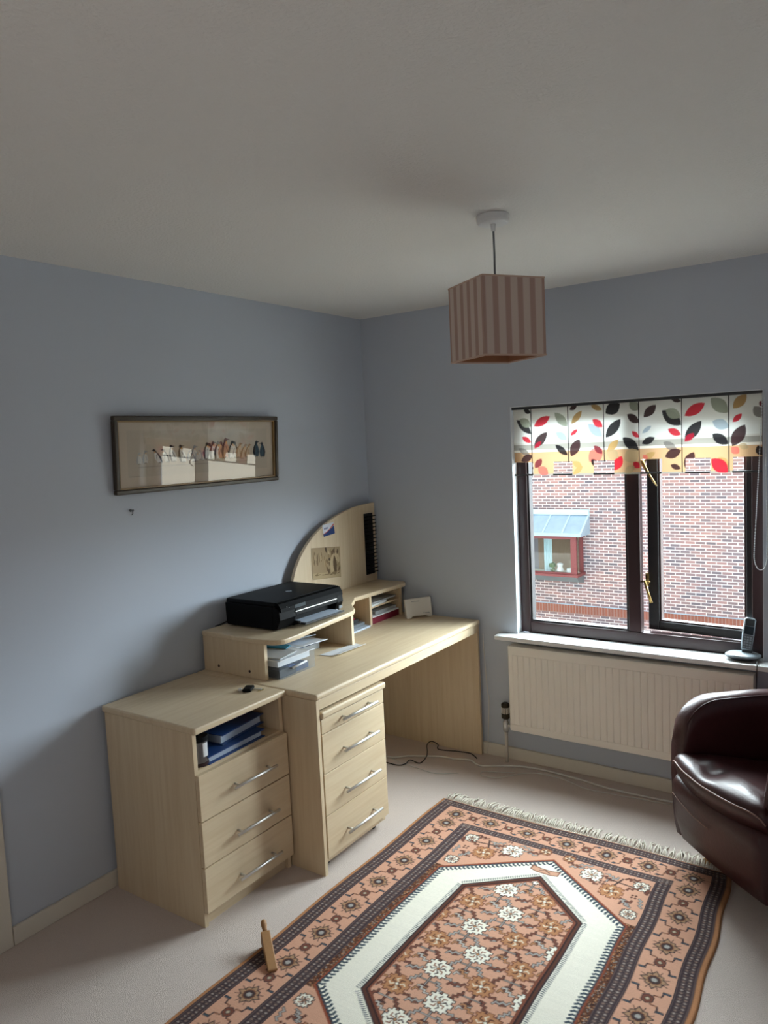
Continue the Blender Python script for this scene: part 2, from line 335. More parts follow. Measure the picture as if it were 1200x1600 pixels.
# ------------------------------------------------------------------ window
def window():
    t = MB()
    y0, y1 = .055, .105
    # fixed outer frame, mullion
    t.box(WL, .962, y0, y1, WB, WT).box(2.012, WR, y0, y1, WB, WT).box(.962, 2.012, y0, y1, WB, .738).box(.962, 2.012, y0, y1, 1.795, WT)
    t.box(1.470, 1.530, y0, y1, .738, 1.795)
    f = struct(t, 'window_1', 'mahog', bevel=.004, org=(1.49, .08, WB))
    b = MB().box(.962, .972, y0+.008, y1, .738, 1.795).box(1.460, 1.470, y0+.008, y1, .738, 1.795).box(.972, 1.46, y0+.008, y1, .738, .748).box(.972, 1.46, y0+.008, y1, 1.785, 1.795)
    b.build('glazing_bead', 'mahog_d', f)
    box(.97, 1.462, .078, .084, .746, 1.787).build('pane', 'glass', f)
    MB().prism([(1.485, .738), (1.50, .716), (1.515, .738)], .0525, .0555, 1).build('corner_joint', 'mahog', f)
    MB().box(.93, 2.05, .100, .17, WB-.03, WB+.004).build('outer_sill', 'mahog', f)
    # opening casement hinged on the right, ajar outwards
    th = math.radians(-4.5); hx_, hy = 2.035, .072
    def rot(mb):
        mb.v = [(hx_+(p[0]-hx_)*math.cos(th)-(p[1]-hy)*math.sin(th), hy+(p[0]-hx_)*math.sin(th)+(p[1]-hy)*math.cos(th), p[2]) for p in mb.v]; return mb
    xa, xb, za, zb = 1.548, 2.03, .745, 1.80
    c = rot(MB().box(xa, xa+.052, .072, .115, za, zb).box(xb-.045, xb, .072, .115, za, zb).box(xa+.052, xb-.045, .072, .115, za, za+.042).box(xa+.052, xb-.045, .072, .115, zb-.05, zb)).build('casement', 'mahog_d', f, bevel=.004)
    rot(MB().box(xa+.052, xa+.060, .080, .115, za+.042, zb-.05).box(xb-.053, xb-.045, .08, .115, za+.042, zb-.05).box(xa+.06, xb-.053, .08, .115, za+.042, za+.050)).build('casement_bead', 'mahog', c)
    rot(box(xa+.05, xb-.043, .092, .098, za+.040, zb-.048)).build('pane', 'glass', c)
    # brass espagnolette handle and stay
    h = MB().box(1.541, 1.557, .098, .106, .955, 1.02).tube([(1.546, .10, .985), (1.546, .07, .985), (1.55, .062, .975), (1.560, .06, .94), (1.578, .058, .885)], [.006, .006, .0065, .006, .0075], 10)
    h.tube([(1.527, .07, .983), (1.57, .07, .983)], .004).build('casement_handle', 'brass', f, smooth=True, label='brass handle')
    h = MB().tube([(1.548, .105, 1.56), (1.548, .06, 1.555), (1.553, .05, 1.54), (1.575, .048, 1.50), (1.597, .055, 1.462), (1.60, .09, 1.44)], [.007, .009, .009, .0055, .0045, .004], 10)
    h.lathe([(.0, 0), (.013, .002), (.013, .012), (0, .016)], (1.545, .045, 1.548), 12).build('casement_stay', 'brass', f, smooth=True, label='brass stay')
window()
# ------------------------------------------------------------------ blind
LEAVES = [('k',0.927,1.781,1.008,1.707,0.0349),('s',0.944,1.783,1.007,1.744,0.038),('r',0.957,1.694,1.008,1.665,0.0222),('k',0.971,1.829,1.008,1.812,0.0215),('r',1.023,1.744,1.106,1.789,0.0349),('d',1.025,1.638,1.09,1.713,0.038),('c',1.025,1.635,1.062,1.669,0.019),('s',1.132,1.805,1.196,1.735,0.038),('b',1.137,1.709,1.196,1.671,0.0304),('t',1.217,1.747,1.269,1.806,0.0254),('r',1.213,1.69,1.247,1.719,0.0158),('k',1.134,1.648,1.196,1.596,0.0285),('d',1.212,1.59,1.257,1.672,0.0393),('b',1.298,1.741,1.37,1.679,0.038),('r',1.321,1.762,1.371,1.723,0.0285),('k',1.387,1.673,1.454,1.757,0.0393),('t',1.316,1.829,1.37,1.804,0.0222),('d',1.211,1.814,1.247,1.831,0.019),('k',1.386,1.786,1.454,1.828,0.0475),('d',1.486,1.776,1.541,1.735,0.0317),('r',1.509,1.697,1.541,1.667,0.019),('k',1.465,1.67,1.539,1.608,0.0412),('t',1.391,1.605,1.445,1.662,0.0285),('s',1.5,1.831,1.542,1.793,0.038),('g',0.936,1.638,0.999,1.6,0.0254),('d',0.946,1.572,1.011,1.6,0.0317),('m',1.022,1.537,1.059,1.582,0.0285),('p',1.038,1.54,1.09,1.504,0.038),('p',1.299,1.563,1.369,1.623,0.057),('m',1.328,1.637,1.368,1.598,0.0254),('r',1.418,1.517,1.458,1.584,0.038),('r',1.512,1.555,1.541,1.527,0.0254),('t',1.219,1.565,1.263,1.535,0.0254),('k',1.311,1.574,1.341,1.539,0.0254),('o',1.391,1.611,1.441,1.576,0.0444),('o',1.469,1.564,1.54,1.606,0.057),('t',1.221,1.502,1.266,1.541,0.0222),('o',1.47,1.506,1.517,1.536,0.0317),('d',1.562,1.759,1.617,1.811,0.0333),('k',1.643,1.784,1.727,1.714,0.0484),('s',1.66,1.786,1.724,1.749,0.0393),('r',1.67,1.699,1.727,1.671,0.0272),('b',1.556,1.686,1.595,1.718,0.0169),('k',1.554,1.638,1.611,1.664,0.0272),('d',1.685,1.834,1.728,1.819,0.0182),('r',1.741,1.754,1.827,1.805,0.0393),('s',1.853,1.825,1.919,1.758,0.0484),('b',1.858,1.724,1.925,1.695,0.0393),('k',1.743,1.643,1.811,1.729,0.0424),('c',1.741,1.64,1.782,1.676,0.0242),('k',1.858,1.669,1.922,1.622,0.0375),('t',1.941,1.774,1.995,1.831,0.0363),('r',1.939,1.716,1.975,1.75,0.0212),('d',1.937,1.613,1.988,1.703,0.0454),('g',2.022,1.777,2.06,1.73,0.0363),('m',2.045,1.798,2.062,1.774,0.0182),('g',1.649,1.642,1.709,1.604,0.0303),('d',1.654,1.574,1.726,1.603,0.0363),('t',1.557,1.567,1.611,1.597,0.0242),('d',1.678,1.538,1.723,1.52,0.0212),('d',1.74,1.525,1.779,1.593,0.0363),('t',1.881,1.566,1.92,1.526,0.0303),('r',1.851,1.56,1.92,1.501,0.0484),('p',1.934,1.608,1.963,1.581,0.0303),('k',2.037,1.612,2.057,1.568,0.0303),('o',1.963,1.619,2.001,1.604,0.0242),('p',1.556,1.586,1.577,1.567,0.0182)]
def blind():
    X0, X1, Z0, Z1 = .897, 2.058, 1.498, 1.832
    t = thing('roman_blind', ((X0+X1)/2, .035, Z0), 'cream roman blind printed with red, black, sage and tan leaves, hanging in the window', 'blind')
    k = 2; res = .0012
    cv = Canvas(X1-X0, Z1-Z0, res, 'EDEFE8')
    u = lambda x: x-X0
    v = lambda z: z-Z0
    cv.rect(0, 2, 0, v(1.616), 'CDA57C')  # tan outside light showing through the folded lower fabric, painted into the colour
    cv.rect(0, 2, v(1.616), v(1.628), 'F2EBDC'); cv.rect(0, 2, v(1.628), v(1.654), 'A8A49A'); cv.rect(0, 2, v(1.654), v(1.662), 'E0DED4')
    cv.rect(0, 2, 0, v(1.508), 'A29C90')
    cols = dict(k='15131A', d='3A2226', r='D01F36', c='B02038', s='9AA08E', b='A9B8C0', t='B8945C', g='6E6A66', m='7A3038', p='D8605A', o='B39B74')
    for (kk, x1, z1, x2, z2, w_) in LEAVES:
        cv.leaf(u(x1), v(z1), u(x2), v(z2), w_*1.15, cols[kk], .8 if kk in 'pocg' else .96)
    A = cv.down(2)
    ny, nx = A.shape[:2]; xs = np.linspace(X0, X1, nx); zs = np.linspace(Z0, Z1, ny)
    XX, ZZ = np.meshgrid(xs, zs); mask = np.ones((ny, nx), bool)
    NOT = [(.897, 1.0105), (1.118, 1.217), (1.323, 1.422), (1.545, 1.640), (1.744, 1.849), (1.940, 2.058)]
    for a, b in NOT: mask &= ~((XX > a) & (XX < b) & (ZZ < 1.5635))
    ph = lambda U: .003*np.sin(U*2*PI/.17)
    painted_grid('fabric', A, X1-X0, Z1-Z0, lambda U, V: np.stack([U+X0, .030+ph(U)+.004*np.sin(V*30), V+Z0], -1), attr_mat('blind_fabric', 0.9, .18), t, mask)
    box(X0+.01, X1, .012, .046, 1.832, 1.845).build('headrail', 'dgrey', t, label='dark headrail')
    for x in (1.011, 1.203, 1.379, 1.543, 1.733, 1.928): MB().tube([(x, .022, 1.834), (x, .022, 1.502 if x in (1.011, 1.733, 1.928) else 1.56)], .0022, 6).build('cord', 'black_m', t)
    for a, b in NOT: MB().tube([(a, .03, 1.502), (b, .03, 1.502)], .0045, 8).build('bottom_rod', 'black_m', t, label='black rod across a notch')
    pts = [(2.064, .004, 1.835), (2.052, -.004, 1.55), (2.041, -.008, 1.325), (2.033, -.01, 1.17), (2.034, -.01, 1.12), (2.046, -.01, 1.088), (2.062, -.01, 1.084), (2.076, -.01, 1.10), (2.082, -.006, 1.17), (2.078, 0, 1.5), (2.070, .0, 1.835)]
    P = smooth_path(pts, 24); c = MB().tube(P, .0012, 5)
    acc = 0
    for a, b in zip(P[:-1], P[1:]):
        acc += (b-a).length
        if acc > .0075:
            acc = 0; c.lathe([(.0, -.0026), (.0026, -.001), (.0026, .001), (0, .0026)], b, 6)
    # beads hang clear of the wall
    c.v = [(p[0], p[1]-.006, p[2]) for p in c.v]
    c.build('bead_chain', 'chain', t, label='white bead chain')
blind()
# ------------------------------------------------------------------ radiator
def radiator():
    x0, x1, z0, z1 = .897, 2.038, .190, .636
    t = thing('radiator', ((x0+x1)/2, -.06, z0), 'long white panel radiator under the window', 'radiator')
    m = MB(); n = 34; pts = []
    p = (x1-x0-.04)/n; prof = [(x0, -.0862)]
    for i in range(n):
        a = x0+.02+i*p; prof += [(a, -.0862), (a+p*.12, -.089), (a+p*.88, -.089), (a+p, -.0862)]
    prof += [(x1, -.0862), (x1, -.075), (x0, -.075)]
    m.prism(prof, z0+.035, z1-.045)
    m.box(x0, x1, -.089, -.074, z0, z0+.036).box(x0, x1, -.089, -.074, z1-.046, z1-.004)
    m.build('front_panel', 'rad', t, bevel=.002, seg=1)
    box(x0, x1, -.04, -.028, z0, z1-.01).build('back_panel', 'rad', t)
    g = MB().box(x0-.001, x1+.001, -.090, -.027, z1-.006, z1)
    for i in range(60): g.box(x0+.01+i*.0188, x0+.014+i*.0188, -.074, -.04, z1-.02, z1-.004)
    g.build('top_grille', 'rad', t, bevel=.0015, seg=1)
    for x in (x0, x1): box(x-.001, x+.001, -.089, -.028, z0+.01, z1-.004).build('side_cover', 'rad', t)
    for x in (1.15, 1.78): box(x, x+.03, -.028, -.0005, z0+.05, z1-.05).build('wall_bracket', 'rad', t)
    v = MB().lathe([(.012, .165), (.016, .17), (.016, .215), (.011, .22), (.011, .235)], (.855, -.055, 0), 16)
    v.tube([(.855, -.055, .20), (.897, -.055, .20)], .009, 10); v.build('valve_body', 'steel', t, smooth=True, label='chrome valve body')
    g = MB().lathe([(.017, .235), (.022, .24), (.022, .262), (.018, .264), (.018, .296), (.022, .298), (.022, .312), (.014, .32)], (.855, -.055, 0), 20)
    g.build('thermostat_head', 'bronze', t, label='dark thermostat head with pale ribbed grip')
    g = MB()
    for k in range(14):
        a = k*2*PI/14; g.box(.855+.0195*math.cos(a)-.0015, .855+.0195*math.cos(a)+.0015, -.055+.0195*math.sin(a)-.0015, -.055+.0195*math.sin(a)+.0015, .264, .296)
    g.build('grip_ribs', 'cream_p', t)
    MB().tube([(.855, -.055, 0), (.855, -.055, .168)], .0085, 12).build('pipe', 'pipe', t, smooth=True)
radiator()
# ------------------------------------------------------------------ pendant lamp
def lamp():
    cx, cy = 1.476, -1.29; z0, z1 = 1.948, 2.189; s_ = .111
    t = thing('pendant_lamp', (cx, cy, z0), 'square striped brown pendant lampshade hanging from the ceiling on a cord', 'lamp')
    MB().lathe([(.046, 2.372), (.052, 2.378), (.052, 2.3995)], (cx, cy, 0), 32).build('ceiling_rose', 'white_p', t, smooth=False, bevel=.003)
    MB().lathe([(.006, 2.35), (.009, 2.372)], (cx, cy, 0), 12).build('cord_grip', 'white_p', t)
    MB().tube([(cx, cy, 2.36), (cx+.001, cy, 2.28), (cx, cy, 2.12)], .0035, 8).build('cord', 'grey_p', t, label='grey cord')
    R = Euler((0, 0, math.radians(-33))).to_matrix()
    def ring(mb, zz0, zz1, r0, r1):
        for k in range(4):
            a = k*PI/2; q = Euler((0, 0, a)).to_matrix()
            L = [(-r1, -r1), (r1, -r1), (r0, -r0), (-r0, -r0)]
            P = [q @ Vector((x, y, 0)) for x, y in L]
            mb.add([Vector((p.x, p.y, z)) for z in (zz0, zz1) for p in P], [(0, 1, 2, 3), (7, 6, 5, 4), (0, 1, 5, 4), (3, 2, 6, 7)])
        return mb
    sh = bpy.data.meshes.new('x'); bpy.data.meshes.remove(sh)
    def put(mb, name, m, **kw):
        me = bpy.data.meshes.new(name); me.from_pydata([tuple(p) for p in mb.v], [], mb.f)
        bm = bmesh.new(); bm.from_mesh(me); bmesh.ops.recalc_face_normals(bm, faces=bm.faces); bm.to_mesh(me); bm.free()
        me.materials.append(M[m]); o = bpy.data.objects.new(name, me); C.objects.link(o); o.parent = t; o.rotation_euler = (0, 0, math.radians(-33)); o['_o'] = list(t['_o'])
        for k_, v_ in kw.items(): o[k_] = v_
        return o
    hgt = z1-z0
    so = put(ring(MB(), 0, hgt, s_-.001, s_), 'lamp_shade', 'shade', label='brown and grey striped fabric shade')
    put(ring(MB(), .002, hgt-.002, s_-.003, s_-.0011), 'shade_lining', 'shade_in', label='tan inside of the shade')
    for a, b in ((-.001, .004), (hgt-.004, hgt+.001)): put(ring(MB(), a, b, s_-.004, s_+.001), 'shade_binding', 'shade_rim')
    w_ = MB()
    for k in range(4):
        a = k*PI/2; w_.tube([(.02*math.cos(a), .02*math.sin(a), .17), ((s_-.004)*math.cos(a), (s_-.004)*math.sin(a), hgt-.006)], .0015, 6)
    put(w_, 'shade_carrier', 'steel')
    MB().lathe([(.012, 2.13), (.02, 2.11), (.02, 2.07), (.015, 2.065)], (cx, cy, 0), 16).build('lamp_holder', 'white_p', t)
    MB().lathe([(.013, 2.065), (.018, 2.05), (.03, 2.02), (.03, 2.0), (.018, 1.985), (.002, 1.98)], (cx, cy, 0), 20).build('bulb', 'white_p', t, smooth=True)
lamp()
# ------------------------------------------------------------------ picture
def picture():
    y0, y1, z0, z1 = -1.708, -.775, 1.540, 1.851
    t = thing('framed_picture', (.012, (y0+y1)/2, z0), 'long framed picture of a row of penguins on the left wall', 'picture')
    def fr(m, w0, w1, xa, xb):
        m.box(xa, xb, y0+w0, y1-w0, z0+w0, z0+w1).box(xa, xb, y0+w0, y1-w0, z1-w1, z1-w0).box(xa, xb, y0+w0, y0+w1, z0+w1, z1-w1).box(xa, xb, y1-w1, y1-w0, z0+w1, z1-w1); return m
    fr(MB(), 0, .019, .001, .024).build('frame', 'pframe', t, bevel=.004)
    fr(MB(), .019, .025, .003, .017).build('frame_slip', 'pframe_i', t, label='thin gold inner edge of the frame')
    W, Hh = y1-y0-.04, z1-z0-.04
    cv = Canvas(W, Hh, .00125, 'C2B5A4')
    cv.rect(.05, W-.045, .045, Hh-.04, 'B9AE9E'); 
    cv.line([(.055, .048), (.11, .05)], .0012, '8A8074')
    cv.rect(.10, W-.14, .082, .086, 'A39A8E')
    R = random.Random(3)
    def peng(x, y, h, lean=0, face=1, back='1C1E26', belly='D9DAD6', neck='D9A05A'):
        L = lambda px, py: (x+face*(px*h*1.3)+lean*py*h, y+py*h)
        cv.poly([L(-.16, .05), L(-.2, .35), L(-.15, .6), L(-.06, .78), L(.06, .78), L(.14, .6), L(.2, .35), L(.14, .04)], belly)
        cv.poly([L(-.17, .04), L(-.23, .35), L(-.17, .62), L(-.08, .8), L(-.02, .78), L(-.07, .6), L(-.1, .35), L(-.1, .0)], back)
        cv.poly([L(-.07, .76), L(-.08, .9), L(0, 1.0), L(.09, .95), L(.24, .9), L(.09, .87), L(.07, .76)], back)
        cv.poly([L(.0, .76), L(.04, .84), L(.08, .76), L(.05, .68)], neck)
        cv.line([L(.02, .58), L(.12, .25)], .1*h*.4, back)
        cv.line([L(-.06, 0), L(-.02, .06)], .04*h, '2A2420'); cv.line([L(.06, 0), L(.04, .06)], .04*h, '2A2420')
    k = W/980.0                                        # positions measured along the picture
    X = lambda px: (px-128)/(1072-128)*W
    row = [(240, .05, 0, 1, 'A8AAA8'), (272, .056, 0, 1, '9A9C9C'), (350, .062, -.5, -1, None), (390, .060, -.4, -1, None), (428, .075, -.25, 1, None), (482, .080, -.25, 1, 'X'), (545, .075, 0, 1, '80848A'),
           (515, .045, 0, 1, '8E9298'), (535, .04, 0, -1, '8E9298'), (560, .042, 0, 1, '9A9EA2'), (580, .045, 0, -1, '8A8E94'), (598, .042, 0, 1, '8E9298'),
           (622, .080, 0, 1, None), (640, .078, 0, -1, None), (660, .085, 0, 1, None), (690, .088, 0, 1, None), (712, .084, 0, -1, 'R'), (740, .098, 0, 1, 'R'), (775, .086, .1, 1, None), (800, .080, 0, -1, None), (822, .074, .2, 1, 'T'), (850, .072, .3, 1, 'T'), (880, .066, .3, 1, 'T'), (948, .082, 0, 1, 'N'), (990, .076, 0, -1, 'N')]
    for (px, h, ln, fc, c) in row:
        kw = {}
        if c == 'R': kw = dict(back='5A2A28', belly='C08A70')
        elif c == 'T': kw = dict(back='8A6440', belly='C8B49A')
        elif c == 'N': kw = dict(back='16202C', belly='2E4A58', neck='2E4A58')
        elif c == 'X': kw = dict(back='2A2622', neck='E0A040')
        elif c: kw = dict(back=c, belly='CFCDC6')
        peng(X(px), .098+R.uniform(-.004, .004), h*.95, ln, fc, **kw)
    A = cv.down(2)
    t.rotation_euler = (0, .05, 0)
    painted_grid('print', A, W, Hh, lambda U, V: np.stack([np.full_like(U, .006), U+y0+.02, V+z0+.02], -1), attr_mat('printed_picture', .9), t, label='painting of penguins in a row')
    box(.0095, .0115, y0+.02, y1-.02, z0+.02, z1-.02).build('glazing', 'pglass', t)
    box(.001, .004, y0+.01, y1-.01, z0+.01, z1-.01).build('backing', 'pframe', t)
picture()
hk = MB().lathe([(.006, .0), (.006, .002), (.0035, .004), (.003, .014), (.005, .016), (.001, .018)], (.0, -1.634, 1.474), 12, axis=0).tube([(.012, -1.634, 1.474), (.014, -1.634, 1.462), (.006, -1.634, 1.456)], .002, 6)
hk.build('wall_hook', 'grey_p', smooth=True, label='tiny grey hook on the left wall under the picture', category='hook')
# ------------------------------------------------------------------ chest of drawers
def bar_handle(parent, x, ya, yb, z, za=None):
    za = z if za is None else za
    m = MB().tube([(x+.030, ya, z), (x+.030, yb, za)], .0058, 12)
    for f in (.12, .88):
        y = ya+(yb-ya)*f; zz = z+(za-z)*f; m.tube([(x-.001, y, zz), (x+.030, y, zz)], .0042, 8)
    m.build('handle', 'steel', parent, smooth=True, label='steel bar handle')
def chest():
    t = thing('chest_of_drawers', (.29, -1.61, 0), 'beech chest with three drawers and open compartment at the near end of the desk', 'chest of drawers')
    yl, yr = -1.846, -1.385
    MB().prism([(.020, -1.851), (.548, -1.851), (.548, -1.380), (.020, -1.380)], .714, .739).build('top', 'beech_y', t, bevel=.006)
    box(.03, .527, yl, yl+.018, 0, .713).build('side_panel', 'beech_z', t, bevel=.001)
    box(.03, .527, yr-.018, yr, 0, .713).build('side_panel', 'beech_z', t, bevel=.001)
    box(.03, .036, yl+.018, yr-.018, .05, .713).build('back_panel', 'beech_z', t)
    box(.036, .525, yl+.018, yr-.018, .562, .577).build('shelf', 'beech_y', t)
    box(.500, .512, yl+.018, yr-.018, 0, .052).build('plinth', 'beech_y', t)
    for (za, zb), hz in (((.398, .566), .474), ((.228, .394), .296), ((.058, .224), .124)):
        d_ = box(.528, .546, yl+.001, yr-.001, za, zb).build('drawer', 'beech_y', t, bevel=.0015)
        box(.06, .527, yl+.03, yr-.03, za+.02, zb-.03).build('drawer_box', 'beech_y', d_)
        bar_handle(d_, .546, -1.705, -1.483, hz)
chest()
# ------------------------------------------------------------------ desk
def desk():
    t = thing('desk', (.36, -.69, 0), 'beech desk with raised hutch and arched pinboard along the left wall', 'desk')
    y0, y1 = -1.379, -.018
    MB().prism([(.02, y0), (.705, y0), (.705, y1), (.02, y1)], .714, .739).build('desktop', 'beech_y', t, bevel=.009, seg=3)
    box(.680, .696, y0+.024, y1-.02, .672, .713).build('apron', 'beech_y', t, bevel=.002)
    box(.03, .697, y0+.005, y0+.023, 0, .7135).build('side_panel', 'beech_z', t, bevel=.001)
    box(.03, .697, y1-.020, y1-.002, 0, .7135).build('side_panel', 'beech_z', t, bevel=.001)
    box(.03, .046, y0+.024, y1-.021, .40, .7135).build('modesty_panel', 'beech_y', t)
    # hutch
    out = [(.03, -1.336)]+[(.36, -1.345)]+[(.478-.06+.06*math.sin(a), -1.335+.06-.06*math.cos(a)) for a in [i*PI/2/6 for i in range(7)]]
    out += [(.476, -1.20), (.458, -1.10), (.428, -.80), (.420, -.745), (.398, -.705), (.360, -.668), (.318, -.622), (.292, -.575), (.270, -.535), (.246, -.505), (.243, -.49)]
    out += [(.262, -.10), (.262, -.06), (.252, -.035), (.235, -.022), (.03, -.02)]
    MB().prism(out, .893, .915).build('hutch_shelf', 'beech_y', t, bevel=.005)
    box(.036, .395, -1.331, -1.313, .7395, .8925).build('hutch_panel', 'beech_z', t, bevel=.001)
    box(.036, .395, -.735, -.717, .7395, .8925).build('hutch_panel', 'beech_z', t, bevel=.001)
    box(.036, .245, -.375, -.357, .7395, .8925).build('hutch_panel', 'beech_z', t, bevel=.001)
    box(.036, .245, -.085, -.067, .7395, .8925).build('hutch_panel', 'beech_z', t, bevel=.001)
    box(.036, .238, -.356, -.086, .826, .834).build('letter_shelf', 'beech_y', t)
    box(.03, .0358, -1.331, -.067, .7395, .8925).build('hutch_back', 'beech_y', t)
    for (x, z) in ((.12, .768), (.305, .768)): MB().lathe([(.006, -.0012), (.006, .0002)], (x, -1.3312, z), 14, axis=1).build('screw_cap', 'mahog', t, label='dark screw hole')
    # arched pinboard
    pb = [(-.020, .9155)]+[(-.030-.735*math.sin(a)**.92, .9155+.445*math.cos(a)**.92) for a in [i*PI/2/24 for i in range(25)]]
    pb = [(-.022, .9155), (-.022, .9155+.445)]+pb[1:]
    MB().prism(pb, .033, .052, 0).build('pinboard', 'beech_z', t, bevel=.002)
desk()
def ped():
    t = thing('pedestal', (.45, -1.13, 0), 'beech four-drawer pedestal on castors under the desk', 'drawer unit')
    yl, yr = -1.350, -.925
    box(.18, .706, yl, yr+.012, .632, .660).build('top', 'beech_y', t, bevel=.008, seg=3)
    box(.19, .678, yl+.004, yl+.020, .034, .631).build('side_panel', 'beech_z', t)
    box(.19, .678, yr-.020, yr-.001, .034, .631).build('side_panel', 'beech_z', t)
    box(.19, .200, yl+.020, yr-.020, .05, .631).build('back_panel', 'beech_z', t)
    box(.20, .678, yl+.020, yr-.020, .036, .05).build('bottom', 'beech_y', t)
    for (za, zb), hz in (((.571, .629), .604), ((.409, .568), .474), ((.237, .406), .304), ((.062, .234), .132)):
        d_ = box(.680, .697, yl+.002, yr, za, zb).build('drawer', 'beech_y', t, bevel=.0015)
        box(.22, .679, yl+.03, yr-.03, za+.008, zb-.02).build('drawer_box', 'beech_y', d_)
        bar_handle(d_, .697, -1.245, -1.010, hz)
    for x in (.24, .64):
        for y in (yl+.05, yr-.05):
            MB().lathe([(.0, -.009), (.013, -.009), (.015, -.005), (.015, .005), (.013, .009), (0, .009)], (x, y, .0152), 16, axis=1).box(x-.012, x+.012, y-.011, y+.011, .026, .036).build('castor', 'black_m', t)
ped()
# ------------------------------------------------------------------ printer
def printer():
    y0, y1, z0 = -1.215, -.775, .9155
    t = thing('printer', (.23, (y0+y1)/2, z0), 'black inkjet printer on the raised hutch shelf', 'printer')
    h = MB()
    h.prism([(.065, z0+.006), (.06, z0+.02), (.058, z0+.105), (.345, z0+.105), (.345, z0+.006)], y0, y1, 1)
    def front(a, b, lo, hi):
        sl = lambda z: .372-.03*max(0, (z-z0-.085))/.03
        P = [(.3445, z0+lo), (.375-.012*(1 if lo < .01 else 0), z0+lo)]
        if hi > .09: P += [(.385, z0+.05), (.382, z0+.085), (.362, z0+.105)]
        else: P += [(.375, z0+hi)]
        P += [(.3445, z0+hi)]
        h.prism(P, a, b, 1)
    front(y0, y0+.105, .006, .105); front(y1-.045, y1, .006, .105); front(y0+.105, y1-.045, .072, .105); front(y0+.105, y1-.045, .004, .012)
    h.build('body', 'black', t, bevel=.003)
    for x in (.09, .33):
        for y in (y0+.03, y1-.03): box(x-.012, x+.012, y-.012, y+.012, z0, z0+.0065).build('foot', 'black_m', t)
    MB().prism([(y0+.002, z0+.106), (y1-.002, z0+.106), (y1-.006, z0+.124), (y0+.006, z0+.124)], .062, .355, 0).build('lid', 'black', t, bevel=.004)
    MB().prism([(.3585, z0+.1065), (.3565, z0+.1225), (.372, z0+.117), (.384, z0+.098), (.3862, z0+.082), (.383, z0+.082), (.380, z0+.096), (.368, z0+.1055)], y0+.01, y1-.004, 1).build('control_panel', 'black_g', t)
    box(.3835, .3875, y0+.10, y1-.05, z0+.068, z0+.0715).build('trim_strip', 'steel', t, label='silver strip along the front')
    b = MB()
    for y, z in ((-1.165, .1), (-1.15, .093), (-1.16, .088)): b.box(.379, .3845, y-.002, y+.002, z0+z-.002, z0+z+.002)
    b.build('button', 'grey_p', t)
    box(.3800, .3858, -1.115, -1.045, z0+.085, z0+.100).build('display', 'lcd', t)
    box(.384, .3868, y1-.036, y1-.012, z0+.02, z0+.034).build('badge', 'grey_p', t, label='small pale badge at the right of the front')
    MB().lathe([(.004, .0), (.004, .003)], (.384, y1-.053, z0+.018), 10, axis=0).build('power_light', 'white_p', t)
    tr = MB().box(.30, .425, y0+.112, y1-.052, z0+.0125, z0+.0155).box(.425, .430, y0+.112, y1-.052, z0+.0125, z0+.020).box(.30, .40, y0+.112, y0+.116, z0+.0155, z0+.026)
    tr.build('paper_tray', 'black_m', t)
    # round metal logo: disc with two slanting letters
    lx, ly = .235, -.985
    lg = MB().lathe([(.014, z0+.1242), (.014, z0+.1250)], (lx, ly, 0), 28).build('logo', 'silver_p', t, label='small round silver logo on the lid')
    k = MB()
    def st(a, b): k.obox(((lx+(a[1]+b[1])/-2), ly+(a[0]+b[0])/2, z0+.1252), (math.dist(a, b)+.0012, .0014, .0006), (0, 0, math.atan2(b[0]-a[0], -(b[1]-a[1]))))
    for a, b in (((-.008, -.004), (-.004, .010)), ((-.0055, .003), (-.002, .003)), ((-.002, .003), (-.0035, -.004)), ((.0005, -.010), (.004, .004)), ((.004, .004), (.008, .003)), ((.008, .003), (.0065, -.003)), ((.0065, -.003), (.003, -.003))): st(a, b)
    k.build('logo_letters', 'black', lg)
    MB().tube(smooth_path([(.062, -1.18, z0+.02), (.045, -1.2, z0+.012), (.04, -1.225, z0+.006), (.035, -1.26, z0+.003)]), .003, 6).build('power_cable', 'cabb', t)
printer()
def sheet(name, mt, pts, z, th, label, cat, group=None, curl=0):
    """a sheet or a stack of sheets with corners pts at height z"""
    n = 10; m = MB(); P = [Vector((*p, 0)) for p in pts]; vs = []
    for zz in (0, th):
        for i in range(n+1):
            for j in range(n+1):
                u, v = i/n, j/n; q = P[0]*(1-u)*(1-v)+P[1]*u*(1-v)+P[2]*u*v+P[3]*(1-u)*v
                vs.append((q.x, q.y, z+zz+curl*max(0, u-.4)**2))
    k = (n+1)**2; fs = []
    for i in range(n):
        for j in range(n):
            a, b, c, d_ = i*(n+1)+j, (i+1)*(n+1)+j, (i+1)*(n+1)+j+1, i*(n+1)+j+1
            fs += [(a, d_, c, b), (a+k, b+k, c+k, d_+k)]
    for i in range(n):
        for (a, b) in ((i, i+1), (n*(n+1)+i, n*(n+1)+i+1), (i*(n+1), (i+1)*(n+1)), (i*(n+1)+n, (i+1)*(n+1)+n)): fs.append((a, b, b+k, a+k))
    m.add(vs, fs)
    o = m.build(name, mt, label=label, category=cat)
    if group: o['group'] = group
    return o
sheet('paper_sheet', 'paper_b', [(.347, -1.09), (.425, -1.09), (.425, -.835), (.347, -.835)], .9316, .004, 'small stack of white paper in the printer tray', 'paper')
